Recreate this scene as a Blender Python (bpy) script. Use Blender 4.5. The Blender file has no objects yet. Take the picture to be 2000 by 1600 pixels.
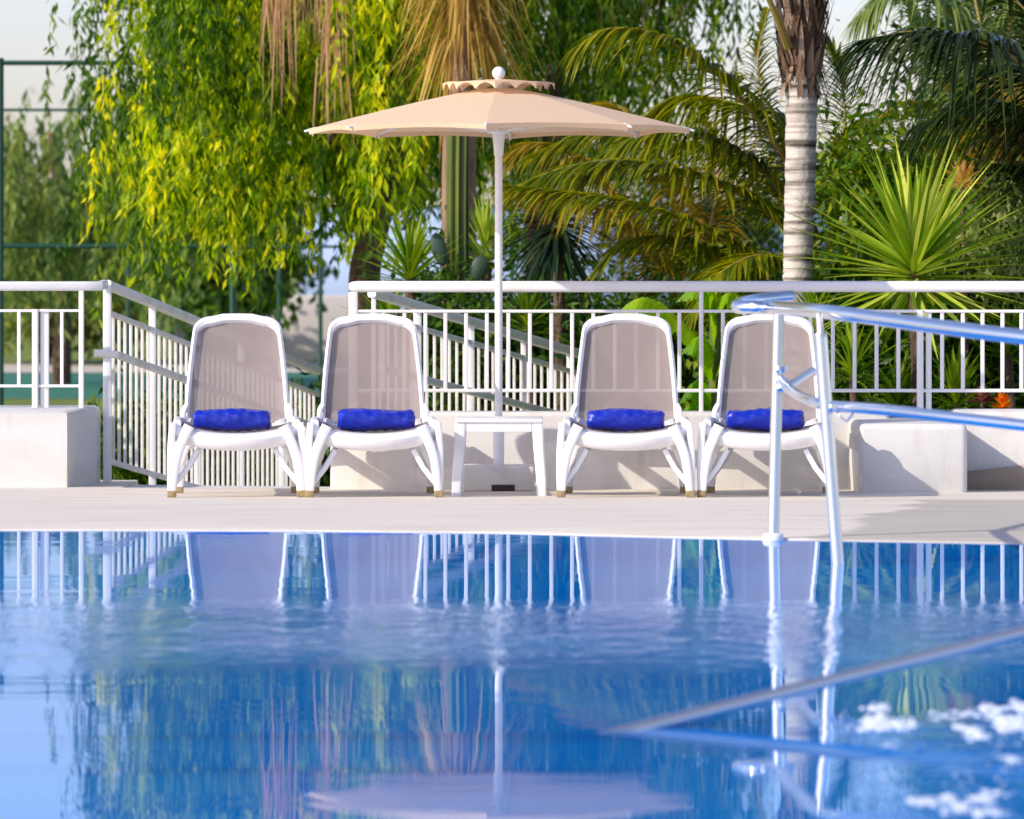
import bpy, math, random
import numpy as np
from math import radians as R, sin, cos, pi
from mathutils import Vector

rng = np.random.default_rng(11)
random.seed(11)
C = bpy.context.scene.collection
sc = bpy.context.scene

# ------------------------------------------------------------------ camera, sky, sun, exposure
F = 9620.0           # focal length in pixels of the 2000 px wide photograph
HZ = 513.0           # row of the horizon
CZ = 1.24            # eye height
cam = bpy.data.objects.new('camera', bpy.data.cameras.new('camera'))
C.objects.link(cam)
cam.location = (0, 0, CZ)
cam.rotation_euler = (R(90), 0, 0)
cam.data.sensor_width = 36
cam.data.lens = F / 2000 * 36
cam.data.shift_y = -(800 - HZ) / 2000
cam.data.clip_end = 20000
cam.data.dof.use_dof = True
cam.data.dof.focus_distance = 26.6
cam.data.dof.aperture_fstop = 5.0
sc.camera = cam

SUN_AZ, SUN_EL = 58.0, 30.0     # light comes from the front left, over the photographer's left shoulder
w = bpy.data.worlds.new("World"); sc.world = w; w.use_nodes = True
nt = w.node_tree
sky = nt.nodes.new('ShaderNodeTexSky'); sky.sky_type = 'NISHITA'; sky.sun_disc = False
sky.sun_elevation = R(SUN_EL); sky.sun_rotation = R(180 + SUN_AZ)
sky.air_density = 1.0; sky.dust_density = 1.2; sky.ozone_density = 3.0
tint = nt.nodes.new('ShaderNodeMix'); tint.data_type = 'RGBA'; tint.blend_type = 'MULTIPLY'; tint.inputs[0].default_value = 1.0
tint.inputs[7].default_value = (1.10, 0.95, 1.05, 1)
nt.links.new(sky.outputs[0], tint.inputs[6]); nt.links.new(tint.outputs[2], nt.nodes['Background'].inputs[0])
nt.nodes['Background'].inputs[1].default_value = 0.15
sun = bpy.data.objects.new('sun', bpy.data.lights.new('sun', 'SUN')); C.objects.link(sun)
sun.data.energy = 3.1; sun.data.angle = R(0.6); sun.data.color = (1.0, 0.91, 0.77)
ld = Vector((sin(R(SUN_AZ)) * cos(R(SUN_EL)), cos(R(SUN_AZ)) * cos(R(SUN_EL)), -sin(R(SUN_EL))))
sun.rotation_euler = ld.to_track_quat('-Z', 'Y').to_euler()
sc.view_settings.view_transform = 'Standard'; sc.view_settings.look = 'None'
sc.view_settings.gamma = 1; sc.view_settings.exposure = 0.5
sc.view_settings.use_curve_mapping = False

def P(X, Y, d):
    return np.array(((X - 1000) * d / F, d, CZ - (Y - HZ) * d / F))
SL = 0.0241                                     # the deck drains away from the pool
def X_(X, d): return (X - 1000) * d / F
def deck_z(y): return np.minimum(SL * (26.0 - y), .112)
WZ = 0.105                                      # water level
GZ = -0.7                                       # garden level

# ------------------------------------------------------------------ materials
def mat(name, col, rough=0.6, metal=0.0, spec=0.5, noise=None, bump=None, coat=0.0):
    m = bpy.data.materials.new(name); m.use_nodes = True
    n = m.node_tree.nodes; l = m.node_tree.links; b = n['Principled BSDF']
    b.inputs['Base Color'].default_value = (*col, 1); b.inputs['Roughness'].default_value = rough
    b.inputs['Metallic'].default_value = metal; b.inputs['Specular IOR Level'].default_value = spec
    b.inputs['Coat Weight'].default_value = coat
    if noise or bump:
        tc = n.new('ShaderNodeTexCoord')
    if noise:                                   # (scale xyz, second colour, low, high, detail)
        scl, c2, lo, hi = noise[:4]
        mp = n.new('ShaderNodeMapping'); mp.inputs['Scale'].default_value = scl
        l.new(tc.outputs['Object'], mp.inputs[0])
        t = n.new('ShaderNodeTexNoise'); t.inputs['Scale'].default_value = 1; t.inputs['Detail'].default_value = 6
        l.new(mp.outputs[0], t.inputs['Vector'])
        r = n.new('ShaderNodeValToRGB'); r.color_ramp.elements[0].position = lo; r.color_ramp.elements[1].position = hi
        r.color_ramp.elements[0].color = (*col, 1); r.color_ramp.elements[1].color = (*c2, 1)
        l.new(t.outputs[0], r.inputs[0]); l.new(r.outputs[0], b.inputs['Base Color'])
    if bump:                                    # (scale, distance)
        t2 = n.new('ShaderNodeTexNoise'); t2.inputs['Scale'].default_value = bump[0]; t2.inputs['Detail'].default_value = 5
        l.new(tc.outputs['Object'], t2.inputs['Vector'])
        bp = n.new('ShaderNodeBump'); bp.inputs['Distance'].default_value = bump[1]; bp.inputs['Strength'].default_value = 1
        l.new(t2.outputs[0], bp.inputs['Height']); l.new(bp.outputs[0], b.inputs['Normal'])
    return m

def leafmat(name, cols, trans=0.45, rough=0.45, tcol=None):
    """leaf with a colour of its own for each leaf"""
    m = bpy.data.materials.new(name); m.use_nodes = True
    n = m.node_tree.nodes; l = m.node_tree.links; b = n['Principled BSDF']
    g = n.new('ShaderNodeNewGeometry'); r = n.new('ShaderNodeValToRGB')
    while len(r.color_ramp.elements) < len(cols): r.color_ramp.elements.new(0.5)
    for i, c in enumerate(cols):
        r.color_ramp.elements[i].position = i / max(1, len(cols) - 1); r.color_ramp.elements[i].color = (*c, 1)
    at_ = n.new('ShaderNodeAttribute'); at_.attribute_name = 'tone'; ad = n.new('ShaderNodeMath'); ad.operation = 'ADD'; ad.use_clamp = True
    l.new(g.outputs['Random Per Island'], ad.inputs[0]); l.new(at_.outputs['Fac'], ad.inputs[1])
    l.new(ad.outputs[0], r.inputs[0]); l.new(r.outputs[0], b.inputs['Base Color'])
    b.inputs['Roughness'].default_value = rough; b.inputs['Specular IOR Level'].default_value = 0.2
    tr = n.new('ShaderNodeBsdfTranslucent'); mx = n.new('ShaderNodeMixShader'); mx.inputs[0].default_value = trans
    hs = n.new('ShaderNodeHueSaturation'); hs.inputs['Saturation'].default_value = 1.1; hs.inputs['Value'].default_value = 1.9
    l.new(r.outputs[0], hs.inputs['Color']); l.new(hs.outputs[0], tr.inputs[0])
    l.new(b.outputs[0], mx.inputs[1]); l.new(tr.outputs[0], mx.inputs[2])
    l.new(mx.outputs[0], n['Material Output'].inputs[0])
    return m

M = {}
M['paint'] = mat('white_paint', (0.80, 0.80, 0.79), 0.35, noise=((3, 3, 6), (0.72, 0.71, 0.69), 0.5, 0.75))
M['ramp_paint'] = mat('aged_white_paint', (0.80, 0.77, 0.71), 0.45, noise=((9, 9, 14), (0.62, 0.57, 0.49), 0.5, 0.78))
M['plastic'] = mat('white_plastic', (0.82, 0.82, 0.84), 0.32, noise=((5, 5, 5), (0.74, 0.73, 0.73), 0.5, 0.8))
M['stucco'] = mat('white_stucco', (0.70, 0.69, 0.66), 0.85, noise=((2.2, 2.2, 5), (0.61, 0.59, 0.55), 0.42, 0.8), bump=(120, 0.0022))
def weather(m, c, scale, lo, hi, amt):
    n = m.node_tree.nodes; l = m.node_tree.links; b = n['Principled BSDF']; src = b.inputs['Base Color'].links[0].from_socket
    tc = n.new('ShaderNodeTexCoord'); mp = n.new('ShaderNodeMapping'); mp.inputs['Scale'].default_value = scale; l.new(tc.outputs['Object'], mp.inputs[0])
    t = n.new('ShaderNodeTexNoise'); t.inputs['Scale'].default_value = 1; t.inputs['Detail'].default_value = 8; t.inputs['Roughness'].default_value = .65; l.new(mp.outputs[0], t.inputs['Vector'])
    q = n.new('ShaderNodeMapRange'); l.new(t.outputs[0], q.inputs[0]); q.inputs[1].default_value = lo; q.inputs[2].default_value = hi; q.inputs[4].default_value = amt
    mx = n.new('ShaderNodeMix'); mx.data_type = 'RGBA'; mx.blend_type = 'MULTIPLY'; l.new(q.outputs[0], mx.inputs[0]); l.new(src, mx.inputs[6]); mx.inputs[7].default_value = (*c, 1)
    l.new(mx.outputs[2], b.inputs['Base Color'])
weather(M['stucco'], (.70, .62, .50), (7, 7, 1.4), .52, .78, .55)
weather(M['plastic'], (.80, .72, .58), (6, 6, 9), .58, .8, .6)
weather(M['paint'], (.78, .70, .58), (14, 14, 7), .60, .8, .6)
M['tan'] = mat('tan_stone', (0.42, 0.34, 0.25), 0.85, noise=((6, 6, 9), (0.34, 0.27, 0.20), 0.4, 0.7), bump=(60, 0.004))
M['rubber'] = mat('worn_rubber', (0.36, 0.27, 0.13), 0.7, noise=((40, 40, 40), (0.22, 0.16, 0.08), 0.4, 0.7))
M['chrome'] = mat('polished_steel', (0.86, 0.87, 0.89), 0.20, metal=1.0)
M['dullchrome'] = mat('brushed_steel', (0.80, 0.73, 0.67), 0.42, metal=1.0)
M['dark'] = mat('dark_recess', (0.03, 0.022, 0.02), 0.8)
M['green_metal'] = mat('green_coated_steel', (0.008, 0.060, 0.042), 0.4)
M['bark'] = mat('brown_bark', (0.16, 0.10, 0.06), 0.9, noise=((14, 14, 4), (0.05, 0.03, 0.02), 0.35, 0.65), bump=(18, 0.04))
M['fanbark'] = mat('fan_palm_bark', (0.34, 0.20, 0.12), 0.9, noise=((30, 30, 6), (0.17, 0.11, 0.08), 0.4, 0.7), bump=(25, 0.03))
M['bluewall'] = mat('pale_blue_wall', (0.30, 0.40, 0.62), 0.9, noise=((.2, .2, .4), (0.27, 0.36, 0.57), 0.4, 0.7))
M['concrete_path'] = mat('pale_path', (0.55, 0.50, 0.42), 0.9)
M['farwall'] = mat('far_white_wall', (0.74, 0.67, 0.60), 0.9, noise=((.25, .25, .5), (0.66, 0.60, 0.54), 0.4, 0.7))
M['towel'] = mat('wrapped_blue_towel', (0.002, 0.022, 0.42), 0.34, spec=0.5, coat=0.25, noise=((6, 6, 14), (0.002, 0.012, 0.30), 0.4, 0.7), bump=(30, 0.0045))

def fabric(name, col, trans, clear=0.0, weave=900, panels=False):
    m = mat(name, col, 0.8, spec=0.2, bump=(weave, 0.0006))
    n = m.node_tree.nodes; l = m.node_tree.links; b = n['Principled BSDF']
    tr = n.new('ShaderNodeBsdfTranslucent'); tr.inputs[0].default_value = (*[min(1, c * 1.05) for c in col], 1)
    mx = n.new('ShaderNodeMixShader'); mx.inputs[0].default_value = trans
    l.new(b.outputs[0], mx.inputs[1]); l.new(tr.outputs[0], mx.inputs[2]); out = mx
    if clear:
        tp = n.new('ShaderNodeBsdfTransparent'); m2 = n.new('ShaderNodeMixShader'); m2.inputs[0].default_value = clear
        l.new(mx.outputs[0], m2.inputs[1]); l.new(tp.outputs[0], m2.inputs[2]); out = m2
    l.new(out.outputs[0], n['Material Output'].inputs[0])
    return m
M['canopy'] = fabric('beige_canvas', (0.82, 0.60, 0.40), 0.22)
M['sling'] = fabric('taupe_mesh_sling', (0.31, 0.262, 0.25), 0.14, clear=0.10)

# deck: pale screeded concrete, with a cast shadow painted into the colour beside the pool steps
m = mat('pale_deck', (0.77, 0.705, 0.585), 0.75, noise=((1.2, 6, 1), (0.65, 0.59, 0.49), 0.35, 0.75), bump=(70, 0.003))
n = m.node_tree.nodes; l = m.node_tree.links
tc = n.new('ShaderNodeTexCoord'); sp = n.new('ShaderNodeSeparateXYZ'); l.new(tc.outputs['Object'], sp.inputs[0])
def mth(op, a, b=None, c=None, nodes=n, links=l):
    q = nodes.new('ShaderNodeMath'); q.operation = op
    for i, v in enumerate((a, b, c)):
        if v is None: continue
        if isinstance(v, (int, float)): q.inputs[i].default_value = v
        else: links.new(v, q.inputs[i])
    return q.outputs[0]
def sstep(v, lo, hi, nodes=n, links=l):
    q = nodes.new('ShaderNodeMapRange'); q.interpolation_type = 'SMOOTHSTEP'
    links.new(v, q.inputs[0]); q.inputs[1].default_value = lo; q.inputs[2].default_value = hi
    return q.outputs[0]
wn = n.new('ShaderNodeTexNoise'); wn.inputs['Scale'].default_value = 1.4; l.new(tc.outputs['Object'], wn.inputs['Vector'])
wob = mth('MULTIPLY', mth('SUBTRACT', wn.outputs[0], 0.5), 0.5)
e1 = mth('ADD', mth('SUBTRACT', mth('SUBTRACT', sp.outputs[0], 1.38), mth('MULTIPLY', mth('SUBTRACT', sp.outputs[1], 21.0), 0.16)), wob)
painted_shadow = mth('MULTIPLY', sstep(e1, 0.0, 0.10), sstep(mth('ADD', sp.outputs[1], wob), 25.9, 25.2))  # mask of the shadow painted on the right of the deck
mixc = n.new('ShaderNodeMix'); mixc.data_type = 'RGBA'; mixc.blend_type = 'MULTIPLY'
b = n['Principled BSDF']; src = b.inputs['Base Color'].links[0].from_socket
l.new(mth('MULTIPLY', painted_shadow, 0.9), mixc.inputs[0]); l.new(src, mixc.inputs[6]); mixc.inputs[7].default_value = (0.66, 0.655, 0.65, 1)
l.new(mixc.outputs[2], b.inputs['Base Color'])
weather(m, (.74, .69, .62), (.9, 2.6, 1), .50, .72, .5); weather(m, (.6, .55, .5), (9, 14, 1), .66, .74, .4)
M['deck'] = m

# water: blue body of the pool under a mirror-like surface
m = bpy.data.materials.new('pool_water'); m.use_nodes = True
n = m.node_tree.nodes; l = m.node_tree.links; b = n['Principled BSDF']
tc = n.new('ShaderNodeTexCoord'); sp = n.new('ShaderNodeSeparateXYZ'); l.new(tc.outputs['Object'], sp.inputs[0])
def wnoise(scale, detail, zoff=0):
    mp = n.new('ShaderNodeMapping'); mp.inputs['Scale'].default_value = scale; mp.inputs['Location'].default_value = (zoff, zoff, zoff)
    l.new(tc.outputs['Object'], mp.inputs[0])
    t = n.new('ShaderNodeTexNoise'); t.inputs['Scale'].default_value = 1; t.inputs['Detail'].default_value = detail
    l.new(mp.outputs[0], t.inputs['Vector']); return t.outputs[0]
big = wnoise((0.5, 0.35, 1), 2, 7)
yy = mth('ADD', sp.outputs[1], mth('MULTIPLY', mth('SUBTRACT', big, 0.5), 1.2, nodes=n, links=l), nodes=n, links=l)
band = mth('MULTIPLY', sstep(yy, 14.0, 15.0, n, l), sstep(yy, 17.6, 16.0, n, l), nodes=n, links=l)
near_r = mth('MULTIPLY', sstep(sp.outputs[0], 0.65, 1.2, n, l), sstep(sp.outputs[1], 12.6, 11.9, n, l), nodes=n, links=l)
h1 = mth('MULTIPLY', wnoise((9, 6, 1), 4), mth('MULTIPLY', mth('MULTIPLY', band, mth('ADD', mth('MULTIPLY', wnoise((1.3, 1.0, 1), 2, 12), 1.6, nodes=n, links=l), -0.1, nodes=n, links=l), nodes=n, links=l), 0.0075, nodes=n, links=l), nodes=n, links=l)
h2 = mth('MULTIPLY', wnoise((1.6, 7, 1), 2, 3), 0.00026, nodes=n, links=l)
h3 = mth('MULTIPLY', wnoise((0.9, 2.2, 1), 1, 5), 0.0006, nodes=n, links=l)
h4 = mth('MULTIPLY', wnoise((5, 5, 1), 2, 9), mth('MULTIPLY', near_r, 0.006, nodes=n, links=l), nodes=n, links=l)
hh = mth('ADD', mth('ADD', h1, h2, nodes=n, links=l), mth('ADD', h3, h4, nodes=n, links=l), nodes=n, links=l)
bp = n.new('ShaderNodeBump'); bp.inputs['Distance'].default_value = 1.0; bp.inputs['Strength'].default_value = 1.0
l.new(hh, bp.inputs['Height']); l.new(bp.outputs[0], b.inputs['Normal'])
r = n.new('ShaderNodeValToRGB'); l.new(wnoise((0.6, 0.6, 1), 3, 2), r.inputs[0])
r.color_ramp.elements[0].position = 0.3; r.color_ramp.elements[0].color = (0.0, 0.16, 0.62, 1)
r.color_ramp.elements[1].position = 0.75; r.color_ramp.elements[1].color = (0.0, 0.27, 0.76, 1)
# two rows of dark tiles on the steps under the surface
def stripe(y0, wd): return mth('MULTIPLY', sstep(sp.outputs[1], y0 - wd, y0 - wd * .4, n, l), sstep(sp.outputs[1], y0 + wd, y0 + wd * .4, n, l), nodes=n, links=l)
st = mth('MULTIPLY', mth('ADD', stripe(11.78, .13), stripe(11.0, .10), nodes=n, links=l), sstep(sp.outputs[0], 0.35, 0.25, n, l), nodes=n, links=l)
mixc = n.new('ShaderNodeMix'); mixc.data_type = 'RGBA'
l.new(mth('MULTIPLY', st, 0.45, nodes=n, links=l), mixc.inputs[0]); l.new(r.outputs[0], mixc.inputs[6]); mixc.inputs[7].default_value = (0.0, 0.09, 0.45, 1)
df = n.new('ShaderNodeBsdfDiffuse'); l.new(mixc.outputs[2], df.inputs[0])
gl = n.new('ShaderNodeBsdfGlossy'); gl.inputs['Roughness'].default_value = 0.015; gl.inputs[0].default_value = (0.86, 0.94, 1.0, 1)
l.new(bp.outputs[0], gl.inputs['Normal'])
fz = n.new('ShaderNodeFresnel'); fz.inputs['IOR'].default_value = 1.40; l.new(bp.outputs[0], fz.inputs['Normal'])
ms = n.new('ShaderNodeMixShader'); l.new(mth('MINIMUM', fz.outputs[0], 0.60, nodes=n, links=l), ms.inputs[0])
l.new(df.outputs[0], ms.inputs[1]); l.new(gl.outputs[0], ms.inputs[2]); l.new(ms.outputs[0], n['Material Output'].inputs[0])
M['water'] = m

# ground sheets
M['lawn'] = mat('lawn', (0.22, 0.27, 0.02), 0.9, noise=((1.2, 0.6, 1), (0.13, 0.19, 0.02), 0.35, 0.7), bump=(30, 0.05))
M['court'] = mat('green_court', (0.02, 0.15, 0.09), 0.8, noise=((.3, .3, 1), (0.03, 0.18, 0.11), 0.4, 0.6))

# foliage
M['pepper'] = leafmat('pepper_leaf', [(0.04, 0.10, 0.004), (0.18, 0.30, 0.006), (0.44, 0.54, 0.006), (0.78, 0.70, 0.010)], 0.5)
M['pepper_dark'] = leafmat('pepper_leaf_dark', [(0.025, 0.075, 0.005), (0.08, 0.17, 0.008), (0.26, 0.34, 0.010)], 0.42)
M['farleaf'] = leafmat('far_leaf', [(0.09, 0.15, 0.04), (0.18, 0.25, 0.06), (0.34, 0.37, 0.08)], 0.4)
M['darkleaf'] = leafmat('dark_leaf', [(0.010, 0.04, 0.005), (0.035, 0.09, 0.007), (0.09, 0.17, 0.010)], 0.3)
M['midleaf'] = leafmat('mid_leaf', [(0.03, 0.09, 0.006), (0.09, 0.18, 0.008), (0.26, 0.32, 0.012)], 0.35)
M['paleleaf'] = leafmat('pale_leaf', [(0.10, 0.17, 0.05), (0.20, 0.28, 0.06), (0.34, 0.38, 0.14)], 0.35)
M['frond'] = leafmat('palm_leaflet', [(0.05, 0.10, 0.004), (0.15, 0.19, 0.006), (0.36, 0.32, 0.010)], 0.38, 0.35)
M['frond_dark'] = leafmat('dark_palm_leaflet', [(0.010, 0.026, 0.010), (0.022, 0.045, 0.012), (0.05, 0.065, 0.016)], 0.18, 0.22)
M['frond_gold'] = leafmat('golden_palm_leaflet', [(0.16, 0.13, 0.012), (0.30, 0.21, 0.015), (0.42, 0.29, 0.03)], 0.35, 0.5)
M['yucca'] = leafmat('yucca_blade', [(0.07, 0.18, 0.010), (0.28, 0.42, 0.02), (0.68, 0.70, 0.13)], 0.22, 0.3)
M['yucca_dark'] = leafmat('dark_yucca_blade', [(0.006, 0.018, 0.012), (0.015, 0.035, 0.018), (0.03, 0.06, 0.02)], 0.10, 0.3)
M['agave'] = leafmat('green_blade', [(0.04, 0.12, 0.006), (0.15, 0.27, 0.010), (0.38, 0.46, 0.02)], 0.25, 0.35)
M['banana'] = leafmat('banana_leaf', [(0.12, 0.28, 0.005), (0.26, 0.42, 0.008), (0.48, 0.56, 0.02)], 0.45, 0.35)
M['rachis'] = mat('palm_rachis', (0.30, 0.27, 0.05), 0.5, noise=((8, 8, 8), (0.36, 0.22, 0.06), 0.4, 0.6))
M['rachis_orange'] = mat('orange_rachis', (0.40, 0.22, 0.05), 0.5, noise=((8, 8, 8), (0.30, 0.20, 0.05), 0.4, 0.6))
M['straw'] = leafmat('dry_frond', [(0.22, 0.13, 0.03), (0.42, 0.27, 0.05), (0.55, 0.40, 0.12)], 0.3, 0.7)
M['boot'] = leafmat('fibrous_boot', [(0.05, 0.03, 0.018), (0.15, 0.09, 0.055), (0.34, 0.25, 0.18)], 0.0, 0.9)
M['twig'] = leafmat('dry_hanging_twig', [(0.42, 0.22, 0.10), (0.66, 0.40, 0.24)], 0.25, 0.8)
M['cactus'] = mat('cactus_skin', (0.05, 0.10, 0.010), 0.55, noise=((9, 9, 2), (0.13, 0.15, 0.018), 0.4, 0.7))
M['pad'] = mat('prickly_pear_skin', (0.02, 0.05, 0.03), 0.55, noise=((20, 20, 20), (0.03, 0.07, 0.035), 0.4, 0.7))
M['flower_orange'] = leafmat('orange_petal', [(0.75, 0.16, 0.01), (0.80, 0.38, 0.02), (0.65, 0.05, 0.02)], 0.3, 0.5)
M['flower_purple'] = leafmat('purple_leaf', [(0.16, 0.03, 0.05), (0.30, 0.12, 0.10), (0.45, 0.20, 0.10)], 0.25, 0.5)
M['glint_flecks'] = mat('white_glint', (0.66, 0.72, 0.78), 0.4)  # white colour stands in for sun glints on the water
M['flower_pale'] = leafmat('pale_orange_bract', [(0.62, 0.30, 0.06), (0.70, 0.46, 0.18), (0.55, 0.42, 0.12)], 0.35, 0.5)
# ringed palm trunk
m = mat('ringed_palm_bark', (0.60, 0.54, 0.47), 0.85, bump=(22, 0.012))
n = m.node_tree.nodes; l = m.node_tree.links; b = n['Principled BSDF']
tc = n.new('ShaderNodeTexCoord'); mp = n.new('ShaderNodeMapping'); mp.inputs['Scale'].default_value = (1.2, 1.2, 19)
l.new(tc.outputs['Object'], mp.inputs[0]); t = n.new('ShaderNodeTexNoise'); t.inputs['Scale'].default_value = 1; t.inputs['Detail'].default_value = 4
l.new(mp.outputs[0], t.inputs['Vector']); r = n.new('ShaderNodeValToRGB')
r.color_ramp.elements[0].position = 0.36; r.color_ramp.elements[0].color = (0.05, 0.036, 0.03, 1)
r.color_ramp.elements[1].position = 0.56; r.color_ramp.elements[1].color = (0.60, 0.54, 0.47, 1)
l.new(t.outputs[0], r.inputs[0]); l.new(r.outputs[0], b.inputs['Base Color'])
M['ringbark'] = m

# ------------------------------------------------------------------ mesh builder
class MB:
    def __init__(s): s.v = []; s.f = []; s.n = 0
    def add(s, verts, faces):
        verts = np.asarray(verts, float).reshape(-1, 3)
        if isinstance(faces, np.ndarray): s.f.append(faces.astype(np.int64) + s.n)
        else:
            for k in sorted({len(q) for q in faces}):
                s.f.append(np.array([q for q in faces if len(q) == k], np.int64) + s.n)
        s.v.append(verts); s.n += len(verts)
    def grid(s, pts, closed_u=False, closed_v=False, caps=False):
        pts = np.asarray(pts, float); a, b_ = pts.shape[:2]
        idx = np.arange(a * b_).reshape(a, b_)
        iu = np.vstack([idx, idx[:1]]) if closed_u else idx
        iv = np.hstack([iu, iu[:, :1]]) if closed_v else iu
        q = np.stack([iv[:-1, :-1], iv[:-1, 1:], iv[1:, 1:], iv[1:, :-1]], -1).reshape(-1, 4)
        f = [q.tolist()]
        fl = q.tolist()
        if caps: fl += [list(idx[0][::-1]), list(idx[-1])]
        s.add(pts.reshape(-1, 3), fl)
    def sweep(s, path, sec, up=(0, 0, 1), scale=None):
        """sec: (k,2) section in (side, up); path (m,3)"""
        path = np.asarray(path, float); m_ = len(path)
        tg = np.gradient(path, axis=0); tg /= np.linalg.norm(tg, axis=1)[:, None]
        up = np.asarray(up, float); sec = np.asarray(sec, float); out = []
        for i in range(m_):
            sd = np.cross(tg[i], up); nn = np.linalg.norm(sd)
            sd = np.array((1., 0, 0)) if nn < 1e-4 else sd / nn
            u2 = np.cross(sd, tg[i]); k = 1 if scale is None else scale[i]
            out.append(path[i] + k * (sec[:, :1] * sd + sec[:, 1:] * u2))
        s.grid(out, closed_v=True, caps=True)
    def tube(s, path, r, k=12, up=(0, 0, 1), scale=None):
        a = np.linspace(0, 2 * pi, k, endpoint=False)
        s.sweep(path, np.stack([r * np.cos(a), r * np.sin(a)], 1), up, scale)
    def bar(s, p, q, wd, ht, up=(0, 0, 1), bev=0.15):
        s.sweep([p, (np.asarray(p) + np.asarray(q)) / 2, q], rrect(wd, ht, min(wd, ht) * bev, 2), up)
    def box(s, lo, hi, bev=0.0):
        x0, y0, z0 = lo; x1, y1, z1 = hi; b = bev
        if b <= 0:
            v = [(x0,y0,z0),(x1,y0,z0),(x1,y1,z0),(x0,y1,z0),(x0,y0,z1),(x1,y0,z1),(x1,y1,z1),(x0,y1,z1)]
            s.add(v, [(3,2,1,0),(4,5,6,7),(0,1,5,4),(1,2,6,5),(2,3,7,6),(3,0,4,7)]); return
        rings = []
        cx, cy = (x0+x1)/2, (y0+y1)/2; W, D = x1-x0, y1-y0
        def ring(ins, z): 
            q = rrect(W-2*ins, D-2*ins, max(b-ins, b*.25), 3); return np.c_[q[:,0]+cx, q[:,1]+cy, np.full(len(q), z)]
        for a in (0, .5, 1): rings.append(ring(b*(1-sin(a*pi/2)), z0 + b*(1-cos(a*pi/2))))
        for a in (1, .66, .33, 0): rings.append(ring(b*(1-sin(a*pi/2)), z1 - b*(1-cos(a*pi/2))))
        s.grid(rings, closed_v=True, caps=True)
    def build(s, name, material, parent=None, origin=None, smooth=True):
        me = bpy.data.meshes.new(name)
        V = np.vstack(s.v)
        if origin is not None: V = V - np.asarray(origin)
        me.vertices.add(len(V)); me.vertices.foreach_set('co', V.ravel())
        loops = np.concatenate([q.ravel() for q in s.f]); tot = np.concatenate([np.full(len(q), q.shape[1]) for q in s.f])
        st_ = np.concatenate([[0], np.cumsum(tot)[:-1]])
        me.loops.add(len(loops)); me.loops.foreach_set('vertex_index', loops)
        me.polygons.add(len(tot)); me.polygons.foreach_set('loop_start', st_); me.polygons.foreach_set('loop_total', tot)
        if smooth: me.polygons.foreach_set('use_smooth', np.ones(len(tot), bool))
        me.update(calc_edges=True); me.validate()
        if smooth: me.set_sharp_from_angle(angle=R(38))
        me.materials.append(material)
        o = bpy.data.objects.new(name, me); C.objects.link(o)
        if parent is not None: o.parent = parent
        elif origin is not None: o.location = origin
        return o

def rrect(wd, ht, r, k=3):
    pts = []
    for cx, cy, a0 in ((wd/2-r, ht/2-r, 0), (-wd/2+r, ht/2-r, 90), (-wd/2+r, -ht/2+r, 180), (wd/2-r, -ht/2+r, 270)):
        for i in range(k + 1):
            a = R(a0 + 90 * i / k); pts.append((cx + r * cos(a), cy + r * sin(a)))
    return np.array(pts)
def smooth_path(pts, k=8):
    """Catmull-Rom through the points"""
    p = np.asarray(pts, float); p = np.vstack([2*p[0]-p[1], p, 2*p[-1]-p[-2]]); out = []
    for i in range(1, len(p) - 2):
        for t in np.linspace(0, 1, k, endpoint=False):
            a, b_, c, d = p[i-1], p[i], p[i+1], p[i+2]
            out.append(.5*((2*b_)+(-a+c)*t+(2*a-5*b_+4*c-d)*t*t+(-a+3*b_-3*c+d)*t**3))
    out.append(p[-2]); return np.array(out)
def tag(o, label, cat, group=None):
    o['label'] = label; o['category'] = cat
    if group: o['group'] = group
    return o
def thing(name, label, cat, loc, group=None):
    o = bpy.data.objects.new(name, None); C.objects.link(o); o.location = loc; o.empty_display_size = 0.2
    return tag(o, label, cat, group)
def struct(o, kind='structure'): o['kind'] = kind; return o
def unit(v): v = np.asarray(v, float); return v / np.maximum(1e-9, np.linalg.norm(v, axis=-1, keepdims=True))

# leaves: diamonds folded along the midrib
def add_leaves(mb, c, d, L, W, fold=0.25):
    c = np.asarray(c, float); N = len(c); d = unit(d)
    L = np.broadcast_to(np.asarray(L, float), (N,))[:, None]; W = np.broadcast_to(np.asarray(W, float), (N,))[:, None]
    s_ = unit(np.cross(d, rng.normal(size=(N, 3)))); nrm = np.cross(s_, d)
    mid = c + d * L * .45
    v = np.stack([c, mid + s_ * W + nrm * W * fold, c + d * L, mid - s_ * W + nrm * W * fold], 1)
    i = np.arange(N)[:, None] * 4
    mb.add(v.reshape(-1, 3), np.concatenate([i + np.array([[0, 1, 2]]), i + np.array([[0, 2, 3]])]))
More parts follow.
